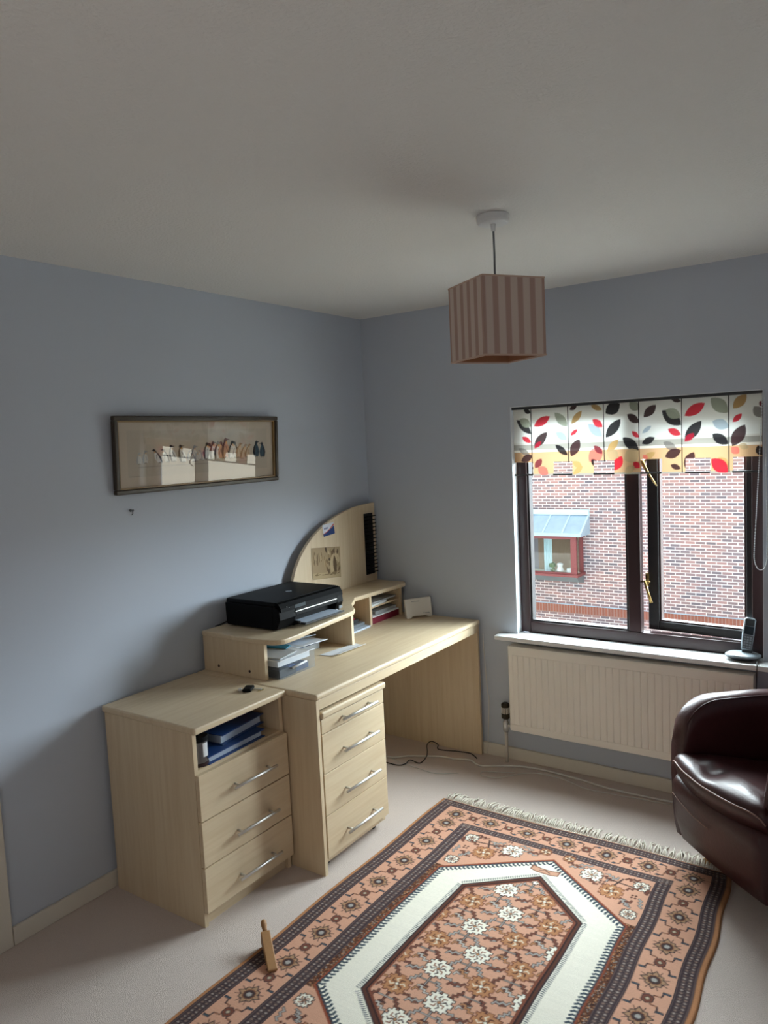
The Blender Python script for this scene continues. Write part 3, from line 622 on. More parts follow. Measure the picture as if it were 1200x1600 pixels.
# ------------------------------------------------------------------ things in the hutch
def docbox():
    x0, x1, y0, y1, z0, z1 = .20, .445, -1.300, -1.075, .7395, .818
    t = thing('storage_box', ((x0+x1)/2, (y0+y1)/2, z0), 'clear plastic drawer box full of papers under the printer shelf', 'storage box')
    R = lambda mb: mb
    m = MB().box(x0, x1, y0, y1, z0, z0+.002).box(x0, x0+.002, y0, y1, z0+.002, z1).box(x0+.002, x1, y0, y0+.002, z0+.002, z1).box(x0+.002, x1, y1-.002, y1, z0+.002, z1)
    m.build('box_body', 'clear', t)
    box(x1+.0005, x1+.0030, y0, y1, z0, z1).build('front_panel', 'clear', t)
    MB().box(x0-.002, x1+.006, y0-.003, y0+.001, z1, z1+.003).box(x0-.002, x1+.006, y1-.001, y1+.003, z1, z1+.003).box(x1+.002, x1+.006, y0, y1, z1, z1+.003).build('rim', 'white_p', t)
    MB().tube([(x1+.010, -1.23, z0+.035), (x1+.010, -1.14, z0+.042)], .0045, 8).build('handle', 'white_p', t, smooth=True)
docbox()
BX = 'papers in the clear storage box'; PB = 'papers under the printer shelf'
sheet('folder', 'black_m', [(.21, -1.295), (.437, -1.290), (.437, -1.19), (.21, -1.185)], .742, .034, 'black folder at the near end inside the clear storage box', 'folder')
sheet('booklet', 'navy', [(.30, -1.185), (.43, -1.18), (.43, -1.10), (.30, -1.105)], .742, .026, 'navy booklet at the far end inside the clear storage box', 'booklet')
sheet('booklet', 'blue', [(.36, -1.25), (.439, -1.235), (.438, -1.192), (.36, -1.20)], .7765, .004, 'bright blue leaflet on the black folder in the clear storage box', 'booklet')
sheet('paper_stack', 'paper', [(.215, -1.29), (.425, -1.286), (.43, -1.090), (.21, -1.09)], .787, .026, 'stack of white paper inside the clear storage box', 'paper', BX)
sheet('paper_stack', 'paper_g', [(.205, -1.298), (.445, -1.29), (.42, -1.16), (.22, -1.14)], .8225, .006, 'grey document on top of the clear storage box', 'paper', BX)
sheet('plastic_wallet', 'teal', [(.20, -1.20), (.37, -1.17), (.35, -1.12), (.20, -1.10)], .830, .004, 'blue-green plastic wallet on top of the clear storage box', 'wallet')
sheet('paper_sheet', 'paper_g', [(.08, -1.06), (.24, -1.06), (.27, -.83), (.10, -.80)], .7400, .040, 'grey pile of papers against the back of the bay under the printer', 'paper', PB)
sheet('folder', 'navy', [(.09, -1.06), (.29, -1.07), (.31, -.84), (.11, -.83)], .7805, .004, 'thin dark blue folder on the pile of loose papers', 'folder')
sheet('paper_sheet', 'paper', [(.10, -1.06), (.31, -1.10), (.35, -.86), (.13, -.82)], .7850, .003, 'white sheet sticking out over the dark blue folder under the printer', 'paper', PB, curl=.03)
sheet('paper_sheet', 'paper_b', [(.09, -1.08), (.25, -1.10), (.31, -.90), (.09, -.86)], .8010, .003, 'pale blue-white sheet topmost on the pile under the printer', 'paper', PB, curl=.06)
sheet('letter', 'paper', [(.355, -.935), (.452, -.915), (.462, -.715), (.385, -.700)], .7410, .0012, 'folded white letter lying on the desktop in front of the hutch', 'letter', curl=.03)
sheet('booklet', 'paper_b', [(.10, -.63), (.262, -.60), (.255, -.39), (.09, -.39)], .7394, .008, 'white booklet at the bottom of the middle hutch bay', 'booklet', 'booklets in the middle hutch bay')
sheet('booklet', 'grey_p', [(.09, -.62), (.225, -.60), (.225, -.40), (.08, -.40)], .7478, .018, 'grey booklet in the middle hutch bay on the white one', 'booklet', 'booklets in the middle hutch bay')
sheet('booklet', 'dgrey', [(.08, -.62), (.21, -.62), (.20, -.42), (.08, -.41)], .7662, .016, 'dark grey booklet in the middle hutch bay, just under the dark red one', 'booklet', 'booklets in the middle hutch bay')
sheet('booklet', 'crimson', [(.08, -.62), (.19, -.62), (.19, -.44), (.08, -.43)], .7826, .008, 'dark red booklet topmost in the middle hutch bay', 'booklet', 'booklets in the middle hutch bay')
sheet('folder', 'crimson', [(.06, -.350), (.236, -.350), (.236, -.092), (.06, -.092)], .7394, .036, 'crimson folder in the lower right letter slot', 'folder')
sheet('paper_stack', 'paper', [(.07, -.350), (.243, -.350), (.243, -.10), (.07, -.10)], .7756, .006, 'white papers on the crimson folder in the letter slot', 'paper', 'papers in the letter slots')
sheet('paper_stack', 'paper_g', [(.07, -.32), (.225, -.30), (.225, -.10), (.07, -.095)], .7818, .016, 'grey papers on the white ones in the lower right letter slot', 'paper', 'papers in the letter slots')
sheet('envelope', 'paper', [(.07, -.350), (.240, -.350), (.23, -.20), (.08, -.20)], .8344, .010, 'white envelopes on the letter shelf at its left', 'envelope')
sheet('paper_stack', 'paper_g', [(.07, -.350), (.230, -.348), (.225, -.10), (.07, -.095)], .8446, .008, 'papers topmost on the letter shelf', 'paper', 'papers in the letter slots')
def router():
    t = thing('router', (.375, -.105, .739), 'white wireless router standing on the desk beside the hutch', 'router')
    # board leaning slightly back, standing on two short feet
    a = Vector((.338, -.168, 0)); b = Vector((.428, -.050, 0)); u = (b-a).normalized(); n = Vector((u.y, -u.x, 0)); Wd = (b-a).length
    def P(s_, d_, z): q = a+u*s_+n*d_; return (q.x, q.y, .7395+z)
    hgt = .105
    f = [(0, 0), (.022, 0), (.035, .010), (Wd-.035, .010), (Wd-.022, 0), (Wd, 0), (Wd+.002, hgt), (-.004, hgt-.002)]
    m = MB(); nn = len(f)
    vs = [P(s_, .004-.02*z/hgt, z) for s_, z in f]+[P(s_, -.028-.004*z/hgt if True else 0, z) for s_, z in f]
    m.add(vs, [tuple(range(nn)), tuple(range(nn, 2*nn))[::-1]]+[(i, (i+1) % nn, nn+(i+1) % nn, nn+i) for i in range(nn)])
    m.build('case', 'cream_p', t, bevel=.003)
    g = MB()
    def bar(s0, s1, z0, z1, name, mt):
        d0 = lambda z: .0052-.02*z/hgt
        q = MB().add([P(s0, d0(z0), z0), P(s1, d0(z0), z0), P(s1, d0(z1), z1), P(s0, d0(z1), z1), P(s0, d0(z0)-.003, z0), P(s1, d0(z0)-.003, z0), P(s1, d0(z1)-.003, z1), P(s0, d0(z1)-.003, z1)], [(0, 1, 2, 3), (7, 6, 5, 4), (0, 4, 5, 1), (1, 5, 6, 2), (2, 6, 7, 3), (3, 7, 4, 0)])
        q.build(name, mt, t)
    bar(.035, .08, .088, .090, 'slot', 'grey_p')
    for i in range(6): bar(.098+i*.0065, .1025+i*.0065, .022, .0245 if i % 2 else .026, 'marking', 'grey_p')
router()
def keys():
    t = thing('car_key', (.42, -1.448, .7392), 'black car key with metal ring on top of the chest of drawers', 'key')
    MB().obox((.415, -1.452, .7462), (.036, .058, .013), (0, 0, .5)).build('fob', 'black', t, bevel=.005, seg=3)
    MB().obox((.395, -1.478, .7465), (.014, .012, .012), (0, 0, .5)).build('key_loop', 'steel', t, bevel=.003)
    ring = [(.462+.013*math.cos(a), -1.430+.013*math.sin(a), .7408+.003*math.cos(a)) for a in [i*2*PI/20 for i in range(20)]]
    MB().tube(ring, .0014, 6, closed=True).build('key_ring', 'goldring', t, smooth=True, label='pale metal ring')
    MB().obox((.440, -1.430, .7425), (.042, .008, .0025), (0, 0, .35)).build('key_blade', 'steel', t)
keys()
# things in the open compartment of the chest
def compartment():
    z = .5772
    c = thing('steel_canister', (.475, -1.795, z), 'shiny steel canister with pale label in the chest compartment', 'canister')
    MB().lathe([(.032, z+.012), (.035, z+.014), (.035, z+.088), (.033, z+.09)], (.485, -1.785, 0), 28).build('body', 'dsteel', c, smooth=False)
    MB().lathe([(.0355, z+.09), (.0365, z+.092), (.0365, z+.104), (.034, z+.106)], (.485, -1.785, 0), 28).build('lid', 'black', c)
    MB().lathe([(.0358, z), (.0358, z+.012)], (.485, -1.785, 0), 28).build('base', 'mahog', c)
    P = [(.485+.0356*math.cos(a), -1.785+.0356*math.sin(a)) for a in [math.radians(-14+i*4) for i in range(10)]]
    Q = [(.485+.0359*math.cos(a), -1.785+.0359*math.sin(a)) for a in [math.radians(-14+i*4) for i in range(10)]][::-1]
    MB().prism(P+Q, z+.035, z+.085).build('label', 'white_p', c, label='pale paper label')
    def binder(name, cen, rot, w_, l_, th, zz, lab):
        t = thing(name, (cen[0], cen[1], zz), lab, 'folder', 'blue binders in the chest compartment')
        def B(cx_, cy_, sx_, sy_, za, zb):
            R = Euler((0, 0, rot)).to_matrix(); q = R @ Vector((cx_, cy_, 0)); return MB().obox((cen[0]+q.x, cen[1]+q.y, (za+zb)/2), (sx_, sy_, zb-za), (0, 0, rot))
        B(0, 0, w_, l_, zz, zz+.003).build('cover', 'blue', t); B(0, 0, w_, l_, zz+th-.003, zz+th).build('cover', 'blue', t)
        B(-w_/2+.0015, 0, .003, l_, zz+.003, zz+th-.003).build('spine', 'navy', t)
        B(-.004, 0, w_-.02, l_-.012, zz+.0035, zz+th-.0035).build('papers', 'paper_b', t, label='edges of white papers')
    binder('ring_binder', (.40, -1.63), .04, .24, .30, .030, z, 'bright blue folder lying at the bottom of the chest compartment')
    binder('ring_binder', (.37, -1.565), .12, .22, .25, .038, z+.0305, 'navy ring binder lying on the bright blue folder in the compartment')
    b = thing('small_box', (.355, -1.475, z+.069), 'red and white packet on the binders at the compartment back', 'box')
    zz = z+.069
    MB().obox((.355, -1.475, zz+.022), (.05, .10, .043), (0, 0, .1)).build('packet', 'paper', b)
    MB().obox((.3562, -1.450, zz+.0225), (.0515, .036, .0445), (0, 0, .1)).build('red_band', 'red', b, label='red part of the packet')
compartment()
# ------------------------------------------------------------------ on the pinboard
def pin_items():
    W, Hh = .098, .062
    cv = Canvas(W, Hh, .0008, 'D6D8E0')
    cv.poly([(0, 0), (W, 0), (W, .045), (.06, .028), (.03, .018), (0, .012)], '1D3A72')
    cv.poly([(.0, .012), (.03, .018), (.06, .028), (W, .047), (W, .056), (.06, .034), (.03, .022), (0, .015)], 'C05050')
    for i in range(5): cv.rect(.012+i*.007, .017+i*.007, .036, .045, '5A6490')
    a = math.radians(12)
    o = painted_grid('postcard', cv.down(1), W, Hh, lambda U, V: np.stack([np.full_like(U, .0535), -.492+U*math.cos(a)-V*math.sin(a)*.6, 1.222+U*math.sin(a)*.35+V], -1), attr_mat('card_print', .4), None, org=(.0535, -.45, 1.232), label='small blue and white card high on the arched pinboard', category='card')
    W, Hh = .235, .165
    cv = Canvas(W, Hh, .0016, 'A08A6A')
    R = random.Random(5)
    for i in range(26):
        x = R.uniform(.01, .12); y = R.uniform(.05, .1); cv.leaf(x, y, x+R.uniform(-.006, .006), y+R.uniform(.03, .055), .008, R.choice(['7A6548', '8A7352', '6E5A40', 'B39A74']))
    cv.rect(0, W, 0, .032, 'B09A76')
    for i in range(40):
        x = R.uniform(.12, .225); y = R.uniform(.02, .14); cv.leaf(x, y, x+R.uniform(-.02, .02), y+R.uniform(.015, .04), .014, R.choice(['5E4A32', '4C3B28', '8F7A58', 'BBA582', '6E583C']))
    cv.leaf(.16, .02, .175, .13, .04, 'BBA582'); cv.leaf(.19, .02, .185, .12, .03, '5A462E'); cv.leaf(.165, .12, .175, .15, .02, '6A5438')
    for i in range(14):
        x = R.uniform(.01, .2); cv.leaf(x, .02, x+.03, .018+R.uniform(0, .015), .006, '7E6A4A')
    cv.rect(0, W, 0, .002, '6A583C'); cv.rect(0, W, Hh-.002, Hh, '6A583C'); cv.rect(0, .002, 0, Hh, '6A583C'); cv.rect(W-.002, W, 0, Hh, '6A583C')
    painted_grid('sepia_print', cv.down(1), W, Hh, lambda U, V: np.stack([np.full_like(U, .0537), -.598+U, 1.012+V-.023*U/.235], -1), attr_mat('sepia_print', .6), None, org=(.0537, -.48, 1.02), label='sepia print of figures among trees pinned to the arched board', category='print')
    t = thing('letter_rack', (.06, -.09, .96), 'narrow black slotted rack fixed to the right of the arched board', 'rack')
    box(.0525, .056, -.130, -.050, .958, 1.306).build('back_plate', 'black_m', t)
    for i in range(16):
        z = .966+i*.0212
        MB().prism([(.0562, z), (.080, z+.004), (.083, z+.010), (.0562, z+.006)], -.128, -.052, 1).build('slot', 'black', t)
pin_items()
# ------------------------------------------------------------------ cables
def cable(name, pts, r, m, label):
    return MB().tube(smooth_path(pts, 10), r, 8).build(name, m, smooth=True, label=label, category='cable')
cable('power_cable', [(.12, -.30, .006), (.287, -.31, .006), (.363, -.25, .006), (.457, -.205, .006), (.53, -.17, .006), (.60, -.165, .006), (.68, -.14, .006), (.757, -.175, .006), (.85, -.13, .006), (.95, -.085, .006), (1.069, -.072, .006), (1.242, -.085, .006), (1.443, -.115, .006), (1.705, -.108, .006), (1.95, -.09, .006), (2.2, -.08, .006)], .0055, 'cabw', 'long white cable along the skirting under the radiator')
cable('black_cable', [(.20, -.36, .004), (.36, -.375, .004), (.406, -.35, .008), (.403, -.296, .008), (.466, -.30, .006), (.468, -.24, .014), (.44, -.18, .0165), (.39, -.10, .018), (.385, -.045, .018), (.43, -.05, .010), (.461, -.093, .004), (.56, -.07, .004), (.64, -.06, .004), (.70, -.10, .004)], .0028, 'cabb', 'thin black cable looping across the carpet under the desk')
cable('thin_cable', [(.25, -.29, .0025), (.36, -.335, .0025), (.48, -.35, .0025), (.60, -.36, .003), (.70, -.30, .003)], .002, 'cabw', 'thin white cable lying under the desk in front of the black one')
cable('thin_cable', [(.74, -.05, .02), (.742, -.02, .30), (.735, -.018, .35), (.72, -.014, .55), (.715, -.010, .66)], .002, 'cabw', 'thin white cable hanging down beside the far end of the desk')
cable('thin_cable', [(.95, -.16, .003), (.86, -.20, .003), (.80, -.23, .003), (.82, -.27, .003), (.90, -.25, .003), (1.0, -.14, .003), (1.08, -.11, .003), (1.2, -.12, .003), (1.32, -.16, .003), (1.5, -.15, .003), (1.7, -.13, .003)], .0022, 'cabw', 'thin white looped cable on the carpet near the radiator pipe')
# ------------------------------------------------------------------ telephone
def phone():
    cx, cy, z = 1.985, -.005, WB+.0004
    t = thing('cordless_phone', (cx, cy, z), 'silver cordless phone base on the right end of the window sill', 'phone')
    m = MB(); seg = 40
    def ringp(a, b, zz, p=2.6):
        return [(cx+a*math.copysign(abs(math.cos(k))**(2/p), math.cos(k)), cy+b*math.copysign(abs(math.sin(k))**(2/p), math.sin(k)), zz) for k in [i*2*PI/seg for i in range(seg)]]
    def loft(rings, name, mt, par, **kw):
        m = MB(); vs = [p for r in rings for p in r]; s_ = len(rings[0])
        m.add(vs, [(i*s_+k, i*s_+(k+1) % s_, (i+1)*s_+(k+1) % s_, (i+1)*s_+k) for i in range(len(rings)-1) for k in range(s_)]+[tuple(range(s_))[::-1], tuple((len(rings)-1)*s_+k for k in range(s_))])
        return m.build(name, mt, par, smooth=True, **kw)
    loft([ringp(.040, .030, z), ringp(.066, .048, z+.012), ringp(.072, .052, z+.018)], 'base_foot', 'dgrey', t)
    loft([ringp(.072, .052, z+.0182), ringp(.073, .053, z+.021), ringp(.060, .042, z+.028), ringp(.035, .026, z+.031)], 'base_top', 'silver_p', t, label='silver top dish')
    box(cx-.005, cx+.035, cy+.004, cy+.024, z+.0312, z+.040).build('cradle', 'dgrey', t)
    MB().tube(smooth_path([(cx+.062, cy-.028, z+.012), (cx+.066, cy-.07, z+.008), (cx+.068, cy-.083, z-.01), (cx+.066, cy-.083, z-.08), (cx+.06, cy-.10+.02, z-.3), (cx+.07, cy-.08, z-.66)]), .002, 6).build('cord', 'cabb', t, smooth=True, label='dark cord')
    h = thing('phone_handset', (cx+.005, cy, z+.04), 'grey cordless handset standing in the phone base on the sill', 'phone')
    T = Matrix.Translation((cx+.012, cy+.006, z+.0405)) @ Euler((math.radians(-14), math.radians(9), math.radians(14))).to_matrix().to_4x4()
    def put(mb, name, mt, **kw):
        mb.v = [tuple(T @ Vector(p)) for p in mb.v]; return mb.build(name, mt, h, **kw)
    put(MB().prism([(-.021, 0), (.021, 0), (.0245, .07), (.0235, .135), (.016, .144), (-.016, .144), (-.0235, .135), (-.0245, .07)], -.002, .020, 1), 'handset_body', 'silver_p', bevel=.006, seg=3)
    put(MB().prism([(-.018, .006), (.018, .006), (.020, .066), (-.020, .066)], -.0035, -.0021, 1), 'keypad', 'grey_p')
    k = MB()
    for r in range(5):
        for c in range(3): k.box(-.0155+c*.0112, -.0075+c*.0112, -.0052, -.0036, .010+r*.0108, .0172+r*.0108)
    put(k, 'key', 'silver_p', label='rows of pale keys')
    put(MB().box(-.0185, .0185, -.0036, -.0021, .069, .105), 'screen', 'lcd', label='dark screen')
    put(MB().box(-.018, .018, -.0034, -.0021, .106, .136), 'earpiece', 'dgrey')
phone()
# ------------------------------------------------------------------ armchair
def armchair():
    U = Vector((.735, -.678, 0)).normalized(); V = Vector((.678, .735, 0)).normalized(); F = Vector((2.014, -.780, 0))
    t = thing('armchair', tuple(F+V*.33), 'dark brown leather tub armchair at the right beside the window', 'armchair')
    L = lambda u, v, z: tuple(F+U*u+V*v+Vector((0, 0, z)))
    # shell: a rim path in plan, swept with a bulging section
    path = []; rc = .256; vs0 = .36
    ns = 14
    sv = .030
    for i in range(ns): path.append((-rc, sv+(vs0-sv)*i/ns, -1, 0))
    na = 28
    for i in range(na+1):
        a = PI-PI*i/na; path.append((rc*math.cos(a), vs0+rc*math.sin(a), math.cos(a), math.sin(a)))
    for i in range(1, ns+1): path.append((rc, vs0-(vs0-sv)*i/ns, 1, 0))
    n = len(path); rings = []
    def dist_front(i): return path[i][1] if (i < ns or i > ns+na) else vs0+.2
    for i, (u, v, nx, ny) in enumerate(path):
        df = dist_front(i) if v < vs0 else 1
        top = .662-.014*min(1, max(0, (v-.1)/.4))
        r = .16; q_ = v-sv
        if q_ < r: top -= r-math.sqrt(max(0, r*r-(r-q_)**2))
        base = .115
        sec = []
        H_ = top-base
        taper = 1.0
        if q_ < .03: taper = .80+.2*math.sqrt(max(0, q_/.03))
        for (o_, z_) in ((.015, 0), (.035, .12), (.050, .35), (.056, .6), (.054, .85), (.048, .94), (.034, .985), (.012, 1.0), (-.014, 1.0), (-.034, .985), (-.046, .94), (-.048, .85), (-.045, .6), (-.04, .35), (-.035, .12), (-.02, 0)):
            zz = base+H_*z_ if z_ < .8 else top-(1-z_)*.42
            if z_ < .8: zz = base+(top-.063-base)*z_/.85
            sec.append(L(u+nx*o_*taper, v+ny*o_*taper, zz))
        rings.append(sec)
    m = MB(); k = len(rings[0]); vs = [p for r_ in rings for p in r_]
    fs = [(i*k+j, i*k+(j+1) % k, (i+1)*k+(j+1) % k, (i+1)*k+j) for i in range(n-1) for j in range(k)]
    fs += [tuple(range(k))[::-1], tuple((n-1)*k+j for j in range(k))]
    m.add(vs, fs); sh = m.build('shell', 'leather', t, smooth=True)
    b = sh.modifiers.new('bevel', 'BEVEL'); b.width = .012; b.segments = 3; b.limit_method = 'ANGLE'; b.angle_limit = 1.0
    # seam along the rim, inner side
    for off in (-.036,):
        P = []
        for i, (u, v, nx, ny) in enumerate(path):
            top = .662-.014*min(1, max(0, (v-.1)/.4))
            if v-sv < .16: top -= .16-math.sqrt(max(0, .16**2-(.16-v+sv)**2))
            if v > sv+.004: P.append(L(u+nx*off, v+ny*off, top-.010))
        MB().tube(P, .003, 6).build('rim_piping', 'leather', sh, smooth=True)
    # seat base (front apron) and cushion: outline in plan with bowed front
    def outline(w_, vb, bow, v0, n_=18):
        fr = [(-w_, v0+.05)]+[(-w_+2*w_*i/n_+(.02 if i == 0 else (-.02 if i == n_ else 0)), v0-bow*math.sin(PI*i/n_)**.8) for i in range(n_+1)]+[(w_, v0+.05)]
        bk = [(.226*math.cos(PI*i/n_), vb+.21*math.sin(PI*i/n_)) for i in range(n_+1)]
        return fr+bk
    def loft(spec, name, mt, par=t, wob=None):
        mm = MB(); R_ = []
        for (w_, bow, v0, z) in spec:
            o_ = outline(w_, .34, bow, v0); R_.append([L(u, v, z+(wob(u, v) if wob else 0)) for u, v in o_])
        s_ = len(R_[0]); mm.add([p for r_ in R_ for p in r_], [(i*s_+j, i*s_+(j+1) % s_, (i+1)*s_+(j+1) % s_, (i+1)*s_+j) for i in range(len(R_)-1) for j in range(s_)]+[tuple(range(s_))[::-1], tuple((len(R_)-1)*s_+j for j in range(s_))])
        return mm.build(name, mt, par, smooth=True)
    loft([(.23, .0, .045, .102), (.250, .01, .030, .115), (.262, .02, .010, .20), (.266, .03, .002, .30), (.262, .035, .0, .345), (.25, .03, .010, .372)], 'seat_base', 'leather')
    dip = lambda u, v: -.035*math.exp(-((u-.02)**2/.010+(v-.05)**2/.05))+.012*math.sin(u*14+v*9)
    # cushion as a height field for the top so that it can sag and crease
    cu = MB(); w_ = .208; nu, nv = 44, 40; vs = []; 
    def top(u, v):
        ed = min(1, (w_-abs(u))/.05); fb = min(1, max(0, (v-fv(u))/.07))
        z = .404+.05*math.sqrt(max(0, 1-(1-ed)**2))*.6+.032*math.sqrt(max(0, 1-(1-fb)**2))
        z -= .020*math.exp(-((u+.035+.25*(v))**2/.0022))*math.exp(-((v-.02)/.20)**2)*fb
        z += .012*math.exp(-((u-.10)**2+(v-.04)**2)/.006)*fb
        z -= .030*math.exp(-((u)**2/.02+(v-.36)**2/.03))
        z += .0025*math.sin(u*60+v*35)*math.exp(-((u+.06)**2+(v-.06)**2)/.01)
        z -= .22*max(0, v-.09)+.010*min(1, max(0, (u+.1)/.2))*fb
        return z
    def fv(u): return .012-.055*max(0, math.cos(u/w_*PI/2))**.7
    def wide(v, u): k_ = min(1, max(0, (.07-v)/.045)); return 1+.22*k_*k_*(3-2*k_)
    for i in range(nu+1):
        u = -w_+2*w_*i/nu
        vb = .34+.20*math.sqrt(max(0, 1-(u/w_)**2)*.98+.02)
        for j in range(nv+1):
            v = fv(u)+(vb-fv(u))*j/nv; vs.append(L(u*wide(v, u), v, top(u, v)))
    fs = [(i*(nv+1)+j, (i+1)*(nv+1)+j, (i+1)*(nv+1)+j+1, i*(nv+1)+j+1) for i in range(nu) for j in range(nv)]
    # skirt
    rim = [i*(nv+1) for i in range(nu+1)]+[nu*(nv+1)+j for j in range(1, nv+1)]+[i*(nv+1)+nv for i in range(nu-1, -1, -1)]+[j for j in range(nv-1, 0, -1)]
    o_ = len(vs)
    for q in rim:
        p = Vector(vs[q]); cen = F+V*.25; d_ = Vector((cen.x-p.x, cen.y-p.y, 0))*.05
        vs.append((p.x+d_.x, p.y+d_.y, min(.368, p.z-.02)))
    r_ = len(rim); fs += [(rim[i], rim[(i+1) % r_], o_+(i+1) % r_, o_+i) for i in range(r_)]+[tuple(o_+i for i in range(r_))]
    cu.add(vs, fs); cs = cu.build('seat_cushion', 'leather', t, smooth=True)
    MB().tube([L((-w_+2*w_*i/40)*1.22, fv(-w_+2*w_*i/40)-.002, top(-w_+2*w_*i/40, fv(-w_+2*w_*i/40))) for i in range(41)], .0030, 6).build('seat_piping', 'leather_d', cs, smooth=True, label='lighter piping along the seat front')
    MB().tube([L(-.235+.25*i/20, .0010-.031*math.sin(PI*(.031+.25*i/20)/.53)**.8, .30-.02*math.sin(PI*i/40)) for i in range(21)], .0016, 6).build('seam', 'leather_d', t, smooth=True)
    for (u, v) in ((-.20, .14), (.20, .14), (-.15, .50), (.15, .50)):
        a = Vector(L(u, v, .14)); b_ = Vector(L(u*1.05, v+(-.01 if v < .3 else .01), 0.0))
        MB().tube([a, b_], [.022, .014], 14).build('leg', 'lightwood', t, smooth=False, label='light wooden leg')
armchair()
# ------------------------------------------------------------------ rug
RC = (1.43, -1.487); RW, RL = 1.29, 1.80
def rug():
    W, Lh = RW, RL; hw, hl = W/2, Lh/2
    cv = Canvas(W, Lh, .00145, 'B97F68')
    SAL, SAL2, DK, DK2, BR, OR, WH, BL, GR = 'C99A82', 'C59880', '41363A', '4A3A38', '74493C', 'AE7C58', 'E8E4D6', '44505A', 'A09C98'
    def ol(poly, col, out, w_=.0042):
        cv.poly(poly, col); cv.line(poly+[poly[0]], w_, out)
    def frame(a, b, col, al=None, bl=None):      # band between distances a (outer) and b (inner) from the edge
        al = a if al is None else al; bl = b if bl is None else bl
        cv.rect(a, W-a, al, Lh-al, col)
    frame(0, 0, OR, 0, 0)
    frame(.018, 0, DK, .012); frame(.072, 0, SAL, .060); frame(.195, 0, DK, .165); frame(.252, 0, SAL, .205)
    R = random.Random(11)
    # guard stripes: two fine dotted lines of grey hooks on the dark ground
    def hook(s_, c_, q, sw, i):
        T = (lambda a, b: (b, a)) if sw else (lambda a, b: (a, b))
        for k in (-1, 1):
            o_ = c_+k*q*.55
            ol([T(s_-.0045, o_), T(s_, o_+q*.42), T(s_+.0045, o_), T(s_, o_-q*.42)], 'A2978F' if i % 2 else '8A7468', '5A4A48', .0016)
        cv.line([T(s_+.0062, c_-q*.9), T(s_+.0062, c_+q*.9)], .0014, '6E605C')
    def guard(a, b, al, bl):
        st = .0135
        for side in range(4):
            n = int((W if side % 2 == 0 else Lh)/st)
            for i in range(n):
                s_ = (i+.5)*st; wd, wl = (b-a), (bl-al)
                if side % 2 == 0:
                    if s_ < a or s_ > W-a: continue
                    y = al+wl/2; y = y if side == 0 else Lh-y; q = wl*.30
                    hook(s_, y, q, 0, i)
                else:
                    if s_ < al or s_ > Lh-al: continue
                    x = a+wd/2; x = x if side == 3 else W-x; q = wd*.30
                    hook(s_, x, q, 1, i)
        for (d_, dl) in ((a+.005, al+.004), (b-.005, bl-.004)):
            P = [(d_, dl), (W-d_, dl), (W-d_, Lh-dl), (d_, Lh-dl), (d_, dl)]; cv.line(P, .0022, '6A5A58')
    guard(.018, .072, .012, .060); guard(.195, .252, .165, .205)
    # main border flowers: alternating diamond and crab motifs
    def rose(cx, cy, r, rot=0, c1=BR, c2=GR):
        P = []
        for k in range(16):
            a = rot+k*PI/8; q = r*(1.0 if k % 4 == 0 else (.80 if k % 2 == 0 else .66)); P.append((cx+q*math.cos(a), cy+q*math.sin(a)))
        ol(P, 'A58468', DK, .0036)
        for k in range(8):
            a = rot+k*PI/4+.39; cv.line([(cx+r*.55*math.cos(a), cy+r*.55*math.sin(a)), (cx+r*1.08*math.cos(a), cy+r*1.08*math.sin(a))], .003, DK2)
        P = [(cx+r*.5*math.cos(rot+k*PI/4), cy+r*.5*math.sin(rot+k*PI/4)) for k in range(8)]; ol(P, DK2, '8A5A40', .0025)
        ol([(cx+r*.26*math.cos(k*PI/3), cy+r*.26*math.sin(k*PI/3)) for k in range(6)], c2, DK, .002)
    def crab(cx, cy, r, ang):
        c_, s_ = math.cos(ang), math.sin(ang); T = lambda x, y: (cx+c_*x*r-s_*y*r, cy+s_*x*r+c_*y*r)
        for sg in (-1, 1):
            for tg in (-1, 1):
                cv.line([T(0, .15*tg), T(.5*sg, .35*tg), T(.55*sg, .8*tg), T(.95*sg, .9*tg)], .0055, DK)
                cv.line([T(.1*sg, .2*tg), T(.5*sg, .4*tg), T(.56*sg, .75*tg)], .0025, 'A0694C')
        ol([T(-.5, 0), T(-.25, .4), T(.25, .4), T(.5, 0), T(.25, -.4), T(-.25, -.4)], BR, DK, .0032); ol([T(-.2, 0), T(0, .2), T(.2, 0), T(0, -.2)], 'B8A890', DK, .002)
    def border_run(horizontal, pos, a, b):
        n = max(2, int(round((b-a)/.088))); 
        for i in range(n+1):
            s_ = a+(b-a)*i/n; c_ = (s_, pos) if horizontal else (pos, s_)
            if i % 2 == 0: rose(*c_, .042, 0 if i % 4 else PI/16)
            else: crab(*c_, .042, 0 if horizontal else PI/2)
            if i < n:
                m_ = a+(b-a)*(i+.5)/n
                for off in (-.046, .046):
                    x, y = (m_, pos+off*.8) if horizontal else (pos+off, m_)
                    if horizontal: ol([(x-.010, y-.004), (x+.004, y-.006), (x+.010, y+.003), (x-.004, y+.006)], BL, DK, .002)
                    else: ol([(x-.012, y-.004), (x+.012, y-.003), (x+.010, y+.005), (x-.012, y+.004)], BL, DK, .002)
    border_run(True, Lh-.112, .134, W-.134); border_run(True, .112, .134, W-.134)
    border_run(False, .134, .20, Lh-.20); border_run(False, W-.134, .20, Lh-.20)
    # central medallion outlines
    def hexa(x_, ys, ya):   # half width, shoulder distance from centre, apex distance
        return [(hw, hl+ya), (hw+x_, hl+ys), (hw+x_, hl-ys), (hw, hl-ya), (hw-x_, hl-ys), (hw-x_, hl+ys)]
